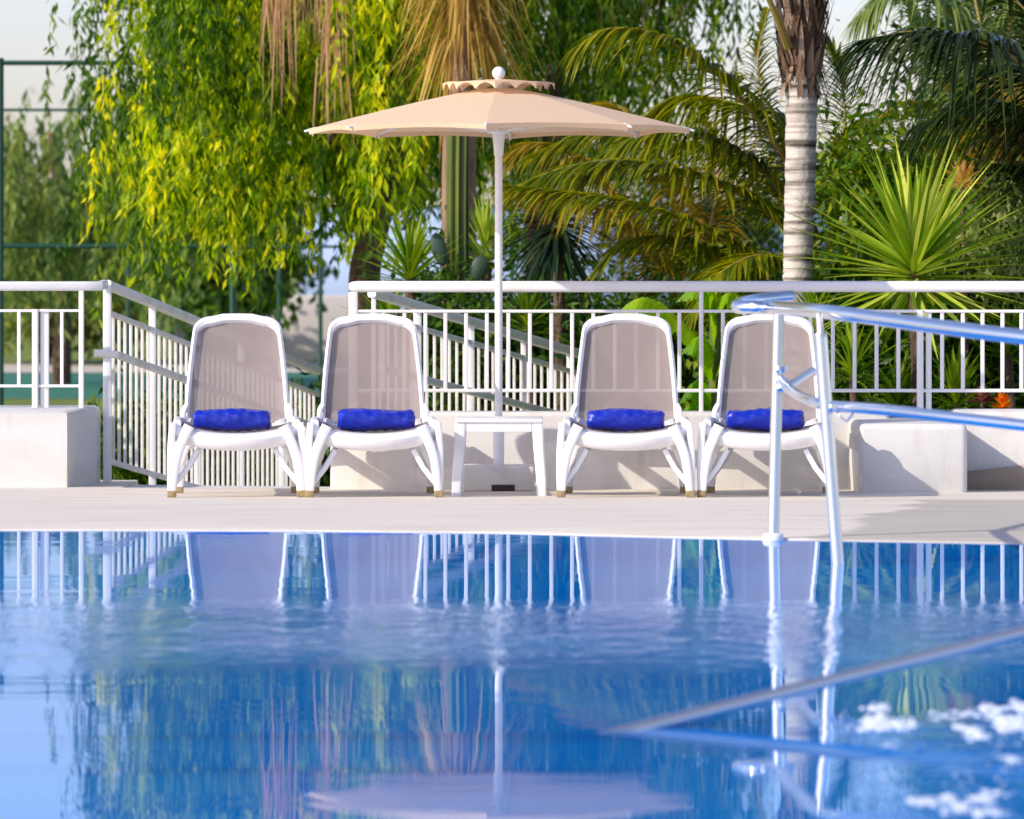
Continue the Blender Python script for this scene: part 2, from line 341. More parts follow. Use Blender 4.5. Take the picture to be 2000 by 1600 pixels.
# blades: long strips, drooping, folded in a V
def add_blades(mb, base, d, L, W, droop, k=5, fold=0.3, side=None, wprof=None):
    base = np.asarray(base, float); N = len(base); d = unit(d)
    L = np.broadcast_to(np.asarray(L, float), (N,)); W = np.broadcast_to(np.asarray(W, float), (N,)); dr = np.broadcast_to(np.asarray(droop, float), (N,))
    t = np.linspace(0, 1, k)
    p = base[:, None] + d[:, None] * (L[:, None] * t)[..., None]
    p[..., 2] -= (dr * L)[:, None] * t ** 2
    tg = np.gradient(p, axis=1); tg = unit(tg)
    if side is None:
        sd = np.cross(tg, np.array((0, 0, 1.0))); sd = unit(sd + 1e-6)
    else: sd = unit(np.cross(tg, np.broadcast_to(np.asarray(side)[:, None], tg.shape)))
    nrm = np.cross(sd, tg)
    if wprof is None: wprof = np.interp(t, [0, .25, .6, 1], [.75, 1, .8, .02])
    ww = (W[:, None] * wprof[None])[..., None]
    v = np.stack([p + sd * ww + nrm * ww * fold, p, p - sd * ww + nrm * ww * fold], 2)      # N,k,3,3
    idx = np.arange(N * k * 3).reshape(N, k, 3)
    q = np.concatenate([np.stack([idx[:, :-1, j], idx[:, :-1, j+1], idx[:, 1:, j+1], idx[:, 1:, j]], -1).reshape(-1, 4) for j in (0, 1)])
    mb.add(v.reshape(-1, 3), q)

# ------------------------------------------------------------------ ground, deck, pool
mb = MB(); S = 3000
mb.add([(-S, 33, GZ), (S, 33, GZ), (S, 6000, GZ), (-S, 6000, GZ), (-S, -S, GZ), (S, -S, GZ)], [(0, 1, 2, 3), (4, 5, 1, 0)])
struct(mb.build('lawn', M['lawn'], smooth=False))
mb = MB(); mb.add([(-40, 70, GZ+.006), (-0.5, 70, GZ+.006), (-0.5, 86, GZ+.006), (-40, 86, GZ+.006)], [(0, 1, 2, 3)])
struct(mb.build('tennis_court', M['court'], smooth=False))
mb = MB(); mb.add([(-60, 86.5, GZ+.01), (60, 86.5, GZ+.01), (60, 95, GZ+.01), (-60, 95, GZ+.01)], [(0, 1, 2, 3)])
struct(mb.build('path', M['concrete_path'], smooth=False))

ex = np.array([-14, -8, -4, -2.13, -1.06, 0, .49, 1.0, 1.96, 4, 7, 10, 14])
ey = np.array([21.5, 21.2, 20.96, 20.87, 20.83, 20.66, 20.39, 20.20, 19.90, 19.45, 18.85, 18.4, 18.0])
xs = np.concatenate([np.linspace(-14, -3, 20, endpoint=False), np.linspace(-3, 3, 80, endpoint=False), np.linspace(3, 14, 20)])
pe = np.interp(xs, ex, ey)
pe = np.convolve(np.pad(pe, 3, mode='edge'), np.ones(7)/7, 'valid')
mb = MB(); rows = []
for t in np.linspace(0, 1, 24):
    yb = np.where(xs < -2.30, 30.6, 28.42); y = pe + (yb - pe) * t
    rows.append(np.c_[xs, y, deck_z(y)])
y0 = rows[0]
lip = [y0 + np.array((0, .012, -.30)), y0 + np.array((0, 0, -.012)), y0 + np.array((0, .006, -.003)), y0 + np.array((0, .02, -.0005))]
mb.grid(np.array(lip + rows[1:]).transpose(1, 0, 2))
bk = rows[-1]; mb.grid(np.array([bk, bk + np.array((0, 0, -.7))]).transpose(1, 0, 2))
for sx in (-1, 1):        # the deck goes round the pool
    xa = 14 * sx
    g = np.array([[(xa, y, deck_z(max(y, 20))), (xa * 1.8, y, deck_z(max(y, 20)))] for y in np.linspace(-8, 29, 20)]); mb.grid(g)
mb.grid(np.array([[(x, y, .112) for y in (-8, -3, 2)] for x in np.linspace(-14, 14, 8)]))
mb.grid(np.array([[(x, 2, z) for z in (.112, -.2)] for x in np.linspace(-14, 14, 8)]))
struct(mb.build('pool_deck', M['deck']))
mb = MB(); mb.grid(np.array([[(x, y, WZ) for y in np.linspace(p_ + .008, 1.95, 30)] for x, p_ in zip(xs, pe)]))
struct(mb.build('pool_water', M['water']))
# ramp down from the deck, between the two ramp rails
RL0 = np.array((-2.44, 29.7, 0)); LD = np.array((.0265, .115, -.0152)) / .118
RR0 = np.array((-.80, 29.3, 0)); RD = np.array((.0447, .110, -.0148)) / .1187
mb = MB()
rows = []
for t in np.linspace(-.9, 5.5, 14):
    a = RL0 + LD * t + np.array((-.05, 0, 0)); b_ = RR0 + RD * t + np.array((.1, 0, 0))
    z = deck_z(29.5) - .006 - max(0, t) * .128
    a[2] = z; b_[2] = z; rows.append([a, b_])
mb.grid(np.array(rows)); struct(mb.build('ramp', M['stucco']))

# ------------------------------------------------------------------ walls and blocks
WY = 28.05
def walls():
    mb = MB(); zt = .387
    mb.box((-1.035, WY, -.75), (2.15, WY + .32, zt), .025)
    tag(mb.build('low_wall', M['stucco'], origin=(.5, WY, -.09)), 'long low white rendered wall running behind the four loungers', 'wall')
    xr = P(1890, 0, 27.17)[0]; xl = P(1678, 0, 27.17)[0]
    mb = MB(); mb.box((xl, 27.17, -.12), (xr, WY + .34, P(0, 828, 27.17)[2]), .035)
    tag(mb.build('wall_block', M['stucco'], origin=(xl + .3, 27.5, -.04)), 'white rendered block standing forward at the right end of the low wall', 'block')
    mb = MB(); mb.box((xr + .004, WY - .25, -.75), (7.5, WY + .3, .40), .025)
    tag(mb.build('low_wall', M['stucco'], origin=(4, WY, -.09)), 'cream wall leading off to the right behind the forward white block', 'wall')
    a, b_ = P(1896, 925, 27.6), P(2300, 850, 27.6)
    mb = MB(); v = []
    for yy_ in (27.72, WY - .255):
        zb = deck_z(yy_) - .01
        v += [(xr + .02, yy_, zb), (4.6, yy_, zb), (4.6, yy_, b_[2] + .02), (xr + .02, yy_, a[2])]
    mb.add(v, [(0, 1, 2, 3), (7, 6, 5, 4), (3, 2, 6, 7), (0, 3, 7, 4), (1, 5, 6, 2)])
    tag(mb.build('plinth', M['tan'], origin=(2.7, 27.8, -.05), smooth=False), 'tan stone plinth with a sloping top at the foot of the cream wall', 'plinth')
    xe = P(131, 0, 28.5)[0]
    mb = MB(); z1 = P(0, 804, 28.5)[2]
    xq = P(196, 0, 29.8)[0]
    base = [(-7.5, 28.5), (xe, 28.5), (xq, 29.8), (-7.5, 29.8)]
    rings = []
    for ins, z in ((0, -.2), (0, z1 - .03), (.008, z1 - .01), (.03, z1)):
        rings.append([(-7.5, 28.5 + ins, z), (xe - ins * 1.5, 28.5 + ins, z), (xe - ins * .3, 28.5 + ins * 1.6, z), (xq - ins, 29.8 - ins, z), (-7.5, 29.8 - ins, z)])
    mb.grid(np.array(rings), closed_v=True, caps=True)
    tag(mb.build('wall_block', M['stucco'], origin=(xe - .5, 29, -.07)), 'white rendered block at the left edge carrying a stub of railing', 'block')
walls()

# ------------------------------------------------------------------ railings
def bar_h(mb, x0, x1, y, z, wd, ht): mb.bar((x0, y, z), (x1, y, z), wd, ht, bev=.3)
def pole_v(mb, x, y, z0, z1, wd, dp): mb.bar((x, y, z0), (x, y, z1), wd, dp, up=(0, 1, 0), bev=.15)
RY = 28.17
def Z(Y, d): return CZ - (Y - HZ) * d / F
def main_railing():
    o = (0.5, RY, .387); t = thing('railing', 'long white railing on the low wall behind the umbrella and loungers', 'railing', o)
    d = RY; x0, x1 = X_(680, d), 8.0
    mb = MB(); zt = Z(560, d)
    path = [(x0 + .004, d, zt), (x0 + .02, d, zt), (x0 + .05, d, zt), (2, d, zt), (x1, d, zt)]
    mb.sweep(path, rrect(.06, .064, .022, 3), scale=[.55, .86, 1, 1, 1]); mb.build('top_rail', M['paint'], t, o)
    mb = MB(); bar_h(mb, x0 + .04, x1, d, Z(608, d), .03, .018); mb.build('mid_rail', M['paint'], t, o)
    mb = MB(); bar_h(mb, x0 + .04, x1, d, Z(763, d), .03, .02); mb.build('bottom_rail', M['paint'], t, o)
    for X, wd, zh in ((690, .052, zt - .03), (972, .024, zt - .03), (1369.5, .024, zt - .03), (1805, .05, Z(606, d))):
        mb = MB(); pole_v(mb, X_(X, d), d, .37, zh, wd, .04)
        if wd == .05:
            mb = MB(); pole_v(mb, X_(1797, d), d, .37, zh, .036, .05); pole_v(mb, X_(1814, d), d + .012, .37, zh, .032, .03)
        mb.build('post', M['paint'], t, o)
    for k in range(7): mb = MB(); pole_v(mb, X_(1805, d) + 1.25 * (k + 1), d, .37, Z(606, d), .07, .05); mb.build('post', M['paint'], t, o) if k < 4 else None
    for X in [749, 790, 831, 870, 910.5, 951, 993, 1035, 1077, 1117.5, 1159, 1201, 1243, 1285, 1327, 1412, 1454, 1497, 1540, 1583, 1626.7, 1669, 1712, 1754.6, 1840, 1880.6, 1919, 1958, 1995] + [2036 + 41 * k for k in range(10)]:
        mb = MB(); pole_v(mb, X_(X, d), d, Z(763, d) - .005, Z(608, d) + .005, .022, .018); mb.build('baluster', M['paint'], t, o)
main_railing()
def left_railing():
    d = 29.3; o = (-2.8, d, .37); t = thing('railing', 'short level white railing standing on the left block', 'railing', o)
    mb = MB(); mb.sweep([(-8, d, Z(559, d)), (-5, d, Z(559, d)), (X_(165, d), d, Z(559, d)), (X_(192, d), d + .04, Z(559, d)), (-2.455, 29.66, 1.108)], rrect(.05, .056, .016, 3)); mb.build('top_rail', M['paint'], t, o)
    mb = MB(); bar_h(mb, -8, X_(158, d), d, Z(607, d), .025, .016); mb.build('mid_rail', M['paint'], t, o)
    mb = MB(); bar_h(mb, -8, X_(158, d), d, Z(754, d), .025, .018); mb.build('bottom_rail', M['paint'], t, o)
    mb = MB(); pole_v(mb, X_(159, d), d, .34, Z(566, d), .03, .03); mb.build('post', M['paint'], t, o)
    mb = MB(); pole_v(mb, X_(69, d), d, .34, Z(604, d), .036, .05); pole_v(mb, X_(87, d), d + .015, .34, Z(604, d), .05, .03); mb.build('post', M['paint'], t, o)
    for X in [121, 37, -4, -45, -86, -127]:
        mb = MB(); pole_v(mb, X_(X, d), d, Z(754, d), Z(607, d), .02, .018); mb.build('baluster', M['paint'], t, o)
left_railing()
def ramp_rail(o, start, D, n_, ztop, label, subz, botz, hand, hand_back, post_w, posts, n0=1):
    start = np.array((start[0], start[1], 0)); t = thing('ramp_railing', label, 'railing', o)
    at = lambda s_, z: start + D * s_ + np.array((0, 0, z))
    Ln = n_ * .118 + .1
    sec = rrect(.055, .058, .015, 2)
    mb = MB(); mb.sweep([at(-.01, ztop), at(.05, ztop), at(Ln / 2, ztop), at(Ln, ztop)], sec); mb.build('top_rail', M['ramp_paint'], t, o)
    mb = MB(); mb.bar(at(0, ztop - subz), at(Ln, ztop - subz), .03, .03); mb.build('sub_rail', M['ramp_paint'], t, o)
    mb = MB(); mb.bar(at(.03, ztop - botz), at(Ln, ztop - botz), .03, .03); mb.build('bottom_rail', M['ramp_paint'], t, o)
    mb = MB(); off = np.array((.055, -.01, 0))
    hp = [at(0, ztop - hand) + off + np.array((-hand_back, -.02, .01)), at(0, ztop - hand) + off, at(.08, ztop - hand) + off, at(Ln / 2, ztop - hand) + off, at(Ln, ztop - hand) + off]
    mb.sweep(hp, rrect(.045, .045, .014, 2)); mb.build('handrail', M['ramp_paint'], t, o)
    for s_, wd in posts:
        mb = MB(); q = at(s_, 0); zz = q[2]; pole_v(mb, q[0], q[1], zz + ztop - botz - .13, zz + ztop - .01, wd, .04); mb.build('post', M['paint'], t, o)
    for k in range(n0, n_ + 1):
        q = at(k * .118, 0); zz = q[2]; mb = MB(); pole_v(mb, q[0], q[1], zz + ztop - botz, zz + ztop - subz, .019, .02); mb.build('baluster', M['ramp_paint'], t, o)
ramp_rail((-2.44, 29.7, -.09), (-2.44, 29.7), LD, 40, 1.105, 'white ramp railing sloping down behind the leftmost lounger', .165, 1.06, .42, .13, .05, [(0, .05), (.92, .045), (1.9, .045), (2.9, .045), (3.9, .045)])
ramp_rail((-.83, 29.3, -.08), (-.83, 29.3), RD, 28, 1.06, 'white ramp railing sloping down behind the table and umbrella pole', .13, .95, .45, .0, .04, [(.02, .028), (.68, .05), (1.52, .05), (2.4, .035), (3.2, .035)])

# ------------------------------------------------------------------ sun loungers
LZ = lambda Y: (972 - Y) / 370.0
LX = lambda X: X / 370.0
def make_lounger():
    t = thing('sun_lounger', '', 'sun lounger', (0, 0, 0))
    # legs: an outer bar and a curved inner bar with a slot between them, and a brace
    for s_ in (-1, 1):
        for yl, k in ((.03, 1.0), (1.02, .93)):
            mb = MB(); dz = -SL * yl
            outer = smooth_path([(s_*LX(124)*k, yl, LZ(826)), (s_*LX(128)*k, yl, LZ(870)), (s_*LX(129)*k, yl, LZ(920)), (s_*LX(128)*k, yl, LZ(959) + dz)], 5)
            mb.sweep(outer, rrect(.055, .036, .010, 2), up=(1, 0, 0))
            inner = smooth_path([(s_*LX(92)*k, yl-.012, LZ(832)), (s_*LX(104)*k, yl-.014, LZ(858)), (s_*LX(115)*k, yl-.014, LZ(888)), (s_*LX(121)*k, yl-.012, LZ(920)), (s_*LX(125)*k, yl-.008, LZ(958) + dz)], 5)
            mb.sweep(inner, rrect(.060, .050, .014, 2), up=(1, 0, 0), scale=np.linspace(1.15, .85, len(inner)))
            mb.sweep([(s_*LX(76)*k, yl+.03, LZ(880)), (s_*LX(96)*k, yl+.02, LZ(915)), (s_*LX(119)*k, yl+.01, LZ(944))], rrect(.03, .028, .008, 2), up=(1, 0, 0))
            lg = mb.build('leg', M['plastic'], t)
            mb = MB(); cx = s_*LX(126.5)*k
            mb.box((cx-.024, yl-.034, LZ(972) + dz), (cx+.024, yl+.03, LZ(957.5) + dz), .006); mb.build('foot_cap', M['rubber'], lg)
    # notched supports under the seat
    for s_ in (-1, 1):
        mb = MB(); y = .42
        p = smooth_path([(s_*.245, y, .335), (s_*.262, y, .27), (s_*.285, y, .215), (s_*.315, y, .13), (s_*.328, y, .085)], 4)
        mb.sweep(p, rrect(.05, .05, .01, 2), up=(1, 0, 0), scale=np.interp(np.linspace(0, 1, len(p)), [0, .3, .36, .6, .66, 1], [1.25, 1.2, .8, .95, .62, .5]))
        mb.build('support_arm', M['plastic'], t)
    # side rails
    mb = MB()
    for s_ in (-1, 1):
        p = [(s_*.315, .05, .375), (s_*.318, .35, .37), (s_*.318, .9, .365), (s_*.315, 1.5, .34), (s_*.31, 1.88, .33)]
        mb.sweep(smooth_path(p, 5), rrect(.042, .07, .014, 3))
    mb.bar((-.31, 1.86, .33), (.31, 1.86, .33), .05, .06)
    mb.bar((-.31, .98, .335), (.31, .98, .335), .04, .04)
    mb.build('seat_frame', M['plastic'], t)
    # curved front apron
    u = np.linspace(-1, 1, 33); rows = []
    for a in u:
        x = a * .325; k = 1 - abs(a) ** 2.2
        zt = .386 - .048 * k; zb = .292 - .046 * k; yf = .035 - .075 * k
        rows.append([(x, yf + .10, zt - .030), (x, yf + .085, zt - .004), (x, yf + .05, zt), (x, yf + .018, zt - .010), (x, yf + .004, zt - .034), (x, yf + .006, (zt + zb)/2), (x, yf + .022, zb + .012), (x, yf + .045, zb), (x, yf + .06, zb + .012), (x, yf + .06, zt - .05)])
    mb = MB(); mb.grid(np.array(rows), closed_v=True, caps=True); mb.build('front_apron', M['plastic'], t)
    # seat sling
    g = [[(a * .30, y, .368 - .05 * (1 - a*a) * (1 if y < .9 else .8)) for y in np.linspace(.11, 1.0, 10)] for a in np.linspace(-1, 1, 17)]
    mb = MB(); mb.grid(np.array(g)); mb.build('seat_sling', M['sling'], t)
    # backrest: frame ring and sling, leaning back from the hinge
    yb, zb, lean = .98, .335, math.atan2(.46, .61)
    Ht = .765
    def outline(hw0, hw1, h0, h1, r, n_=9, arch=.02):
        pts = [(-hw0, h0)]
        c1 = (-hw1 + r, h1 - r)
        for i in range(n_ + 1):
            a = R(180 - 90 * i / n_); pts.append((c1[0] + r * cos(a), c1[1] + r * sin(a)))
        for x in (-.08, 0, .08): pts.append((x, h1 + arch * (1 - (x / hw1) ** 2)))
        for i in range(n_ + 1):
            a = R(90 - 90 * i / n_); pts.append((hw1 - r + r * cos(a), h1 - r + r * sin(a)))
        pts.append((hw0, h0)); return np.array(pts)
    def subdiv_sides(p):       # more points down the sides so they can bow outwards
        L_ = [p[0] + (p[1]-p[0]) * k for k in np.linspace(0, 1, 8, endpoint=False)]
        R_ = [p[-2] + (p[-1]-p[-2]) * k for k in np.linspace(0, 1, 9)[1:]]
        q = np.vstack([L_, p[1:-1], R_])
        q[:, 0] *= 1 + .035 * np.sin(np.clip(q[:, 1] / Ht, 0, 1) * pi)
        return q
    out = subdiv_sides(outline(.292, .245, 0.0, Ht - .012, .10)); inn = subdiv_sides(outline(.262, .218, .03, Ht - .068, .075, arch=.024))
    def place(p2, off):        # to 3D: offset along the backrest normal
        return np.c_[p2[:, 0], yb + p2[:, 1] * sin(lean) - off * cos(lean), zb + p2[:, 1] * cos(lean) + off * sin(lean) * 1.0]
    mid = (out + inn) / 2
    loops = [place(out, -.012), place(out + (mid - out) * .12, .012), place(mid, .022), place(inn + (mid - inn) * .15, .012), place(inn, -.004), place(inn, -.02), place(mid, -.026)]
    mb = MB(); mb.grid(np.array(loops), closed_u=True)
    mb.bar(place(np.array([[-.28, .012]]), 0)[0], place(np.array([[.28, .012]]), 0)[0], .03, .03)
    mb.build('backrest_frame', M['plastic'], t)
    c_ = np.array([0, .30]); rings = []
    for k in (1.0, .88, .76, .64, .52, .4, .28, .16, .05, .0005):
        q = c_ + (inn - c_) * k; off = -.012 - .028 * (1 - k ** 2)
        rings.append(place(q, off))
    mb = MB(); mb.grid(np.array(rings), closed_v=False)
    lo = [r_[[0, -1]] for r_ in rings]
    mb.grid(np.array(lo))                     # closes the bottom edge
    mb.build('backrest_sling', M['sling'], t)
    for s_ in (-1, 1):
        mb = MB(); mb.sweep(smooth_path([(s_*.288, .93, .37), (s_*.292, .93, .42), (s_*.275, .95, .455)], 4), rrect(.05, .03, .01, 2), up=(1, 0, 0)); mb.build('hinge', M['plastic'], t)
    return t
def copy_tree(o, parent=None):
    c = o.copy(); C.objects.link(c); c.parent = parent
    for ch in [q for q in bpy.data.objects if q.parent == o]: copy_tree(ch, c)
    return c
def add_towel(loc, seed, label, rz):
    r_ = np.random.default_rng(seed); mb = MB(); rows = []
    n_ = 28; K = 40
    a = np.linspace(0, 2*pi, K, endpoint=False); ph = r_.uniform(0, 6, 6)
    for i in range(n_):
        u = i / (n_ - 1); e = min(u, 1 - u); k = 1 - .22 * max(0, 1 - e / .05) ** 2
        ca, sa = np.cos(a), np.sin(a)
        yy_ = np.sign(ca) * np.abs(ca) ** .7 * .085 * k; zz = np.sign(sa) * np.abs(sa) ** .62 * (.056 + .006 * sin(u * 7 + ph[0]) * r_.uniform(.8, 1)) * k
        wr = .0028 * np.sin(a * 5 + u * 13 + ph[1]) + .0022 * np.sin(a * 9 - u * 31 + ph[2]) + .002 * np.sin(u * 45 + a * 2 + ph[3])
        rows.append(np.c_[np.full(K, (u - .5) * .415) + .004 * np.sin(a * 3 + ph[4]), yy_ * (1 + wr * 8), zz + wr])
    mb.grid(np.array(rows), closed_v=True, caps=True)
    o = mb.build('rolled_towel', M['towel']); o.location = loc; o.rotation_euler = (0, 0, rz)
    tag(o, label, 'towel', 'blue towels on the loungers')
def loungers():
    proto = make_lounger()
    specs = [(462, 'white lounger with taupe sling, leftmost of the four, in front of the ramp railing', 'rolled blue towel on the leftmost lounger'),
             (731, 'white lounger with taupe sling just left of the small table and umbrella pole', 'rolled blue towel on the lounger just left of the table'),
             (1222, 'white lounger with taupe sling just right of the small table and umbrella pole', 'rolled blue towel on the lounger just right of the table'),
             (1497, 'white lounger with taupe sling partly behind the steel handrail posts, rightmost of four', 'rolled blue towel on the rightmost lounger, behind the steel post')]
    for i, (X, lab, tl) in enumerate(specs):
        o = proto if i == 0 else copy_tree(proto)
        x = X_(X, 26.0); o.location = (x, 26.0, 0); o['label'] = lab; o['group'] = 'white sun loungers by the pool'
        o.rotation_euler = (0, 0, R((3.0, 2.0, -1.5, -3.6)[i]))
        tx = (454, 735, 1222, 1494)[i]
        add_towel((X_(tx, 26.75), 26.74, .386), 40 + i, tl, R((-1, 1.5, -1, 2)[i]))
loungers()

# ------------------------------------------------------------------ side table
def table():
    d = 26.35; o = np.array((X_(975, d), d, deck_z(d))); t = thing('side_table', 'small white plastic table between the two pairs of loungers', 'table', o)
    k = d / F; zt = Z(818, d) - o[2]
    mb = MB(); mb.box((-.236, -.01, zt - .022), (.236, .44, zt), .010); mb.build('table_top', M['plastic'], t)
    mb = MB(); h = zt - .022
    for y in (.012, .42): mb.box((-.175, y - .008, h - .05), (.175, y + .008, h + .004), .004)
    for x in (-.20, .20): mb.box((x - .008, .05, h - .05), (x + .008, .38, h + .004), .004)
    mb.build('apron', M['plastic'], t)
    for sx in (-1, 1):
        for y, fy in ((0.03, -1), (.40, 1)):
            mb = MB()
            p = [(sx * .205, y, zt - .012), (sx * .212, y + fy * .004, zt - .15), (sx * .225, y + fy * .012, .10), (sx * .228, y + fy * .014, 0 - SL * y)]
            mb.sweep(smooth_path(p, 4), rrect(.055, .062, .012, 3), up=(1, 0, 0), scale=np.linspace(1.0, .85, 13))
            mb.build('leg', M['plastic'], t)
table()

# ------------------------------------------------------------------ umbrella
def umbrella():
    d = 27.65; cx = X_(974, d); o = np.array((cx, d, deck_z(d)))
    t = thing('umbrella', 'beige market umbrella with a vented top on a slim white pole behind the table', 'umbrella', o)
    L_ = lambda p: p
    b = (cx, d, 0)
    zh = Z(252, d); Rr = 1.075; zc = Z(178, d); rc = .10
    mb = MB(); mb.box((cx - .20, d - .20, deck_z(d) + .005), (cx + .20, d + .20, Z(912, d - .2)), .012)
    bs = mb.build('base', M['stucco'], t, o)
    mb = MB(); mb.box((X_(960, d - .2), d - .206, Z(960, d - .2)), (X_(1005, d - .2), d - .196, Z(947, d - .2))); mb.build('handle_slot', M['dark'], bs, o)
    mb = MB(); mb.tube([(cx, d, Z(915, d)), (cx, d, .3), (cx, d, Z(830, d))], .031, 16, up=(0, 1, 0)); mb.build('base_sleeve', M['plastic'], t, o)
    mb = MB(); mb.tube([(cx, d, Z(906, d)), (cx, d, 1.2), (cx, d, Z(160, d))], .0215, 16, up=(0, 1, 0)); mb.build('pole', M['paint'], t, o)
    mb = MB(); mb.tube([(cx, d, Z(305, d)), (cx, d, Z(285, d)), (cx, d, Z(262, d))], .030, 14, up=(0, 1, 0), scale=[.85, 1, 1.25]); mb.tube([(cx, d, Z(262, d)), (cx, d, Z(258, d)), (cx, d, Z(253, d))], .07, 14, up=(0, 1, 0), scale=[.7, 1, .9])
    mb.build('slider', M['plastic'], t, o)
    A0 = R(-90 - 3.5)
    N = 8
    def pt(i, rad, z): a = A0 + i * 2*pi/N; return np.array((cx + rad * cos(a), d + rad * sin(a), z))
    # canopy panels: ribs bow a little, panels sag between them
    K = 12; J = 10; cm = MB()
    for j in range(N):
        rows = []
        for s_ in range(K + 1):
            f = s_ / K; sag = 4 * f * (1 - f); row = []
            for i in range(J + 1):
                v = i / J; rad = rc + (Rr - rc) * v
                z = zc + .012 + (zh - zc - .012) * (v ** 1.12)
                p = pt(j, rad, z) * (1 - f) + pt(j + 1, rad, z) * f
                c_ = np.array((cx, d, p[2]))
                p = p + (c_ - p) * (.018 * sag * v ** 2)
                p[2] += .010 * sag * v - .012 * sag * (1 - v) * v
                row.append(p)
            q = row[-1].copy(); q2 = q.copy(); q2[2] -= .030 - .006 * sag; q2[:2] += (np.array((cx, d)) - q[:2]) * .008
            row.append((q + q2) / 2); row.append(q2)
            rows.append(row)
        cm.grid(np.array(rows))
    can = cm.build('canopy', M['canopy'], t, o)
    # vented cap with a scalloped edge
    rows = []; rcap = .315
    for j in range(N):
        for s_ in range(12):
            f = s_ / 12; row = []
            for v in (0, .25, .5, .75, 1.0, 1.08):
                rad = .02 + (rcap - .02) * min(v, 1); z = Z(155, d) + (Z(163, d) - Z(155, d)) * min(v, 1) ** 1.3
                p = pt(j, rad, z) * (1 - f) + pt(j + 1, rad, z) * f
                if v > 1: p[2] -= .040 - .038 * abs(sin(f * 2 * pi)) ** .8
                elif v == 1: p[2] += .006 * sin(f * pi)
                row.append(p)
            rows.append(row)
    mb = MB(); mb.grid(np.array(rows), closed_u=True); mb.build('vent_cap', M['canopy'], can, o)
    mb = MB(); ph = np.linspace(-pi/2, pi/2, 12); a = np.linspace(0, 2*pi, 18, endpoint=False)
    mb.grid(np.array([[(cx + .037*cos(p)*cos(q), d + .037*cos(p)*sin(q), Z(143, d) + .037*sin(p)) for q in a] for p in ph]), closed_v=True, caps=True)
    mb.tube([(cx, d, Z(163, d)), (cx, d, Z(157, d)), (cx, d, Z(151, d))], .02, 12, up=(0, 1, 0)); mb.build('finial', M['plastic'], t, o)
    for j in range(N):
        mb = MB(); a_, b_ = pt(j, .03, Z(176, d)), pt(j, Rr - .01, zh - .014)
        mb.sweep([a_, (a_ + b_)/2 + np.array((0, 0, .006)), b_], rrect(.016, .012, .003, 1)); rb = mb.build('rib', M['paint'], t, o)
        mb = MB(); mb.bar(pt(j, .045, Z(257, d)), pt(j, .56, zh + .055), .012, .012); mb.build('strut', M['paint'], rb, o)
        mb = MB(); e = pt(j, Rr + .022, zh - .012); s0 = pt(j, Rr - .045, zh + .004); mb.tube([s0, (s0 + e)/2, e], .0085, 8, scale=[1.1, 1, .6])
        mb.sweep([pt(j, Rr - .03, zh - .01), pt(j, Rr - .028, zh - .024), pt(j, Rr - .026, zh - .038)], rrect(.008, .010, .002, 1), up=(0, 1, 0)); mb.build('rib_tip', M['plastic'], rb, o)
umbrella()

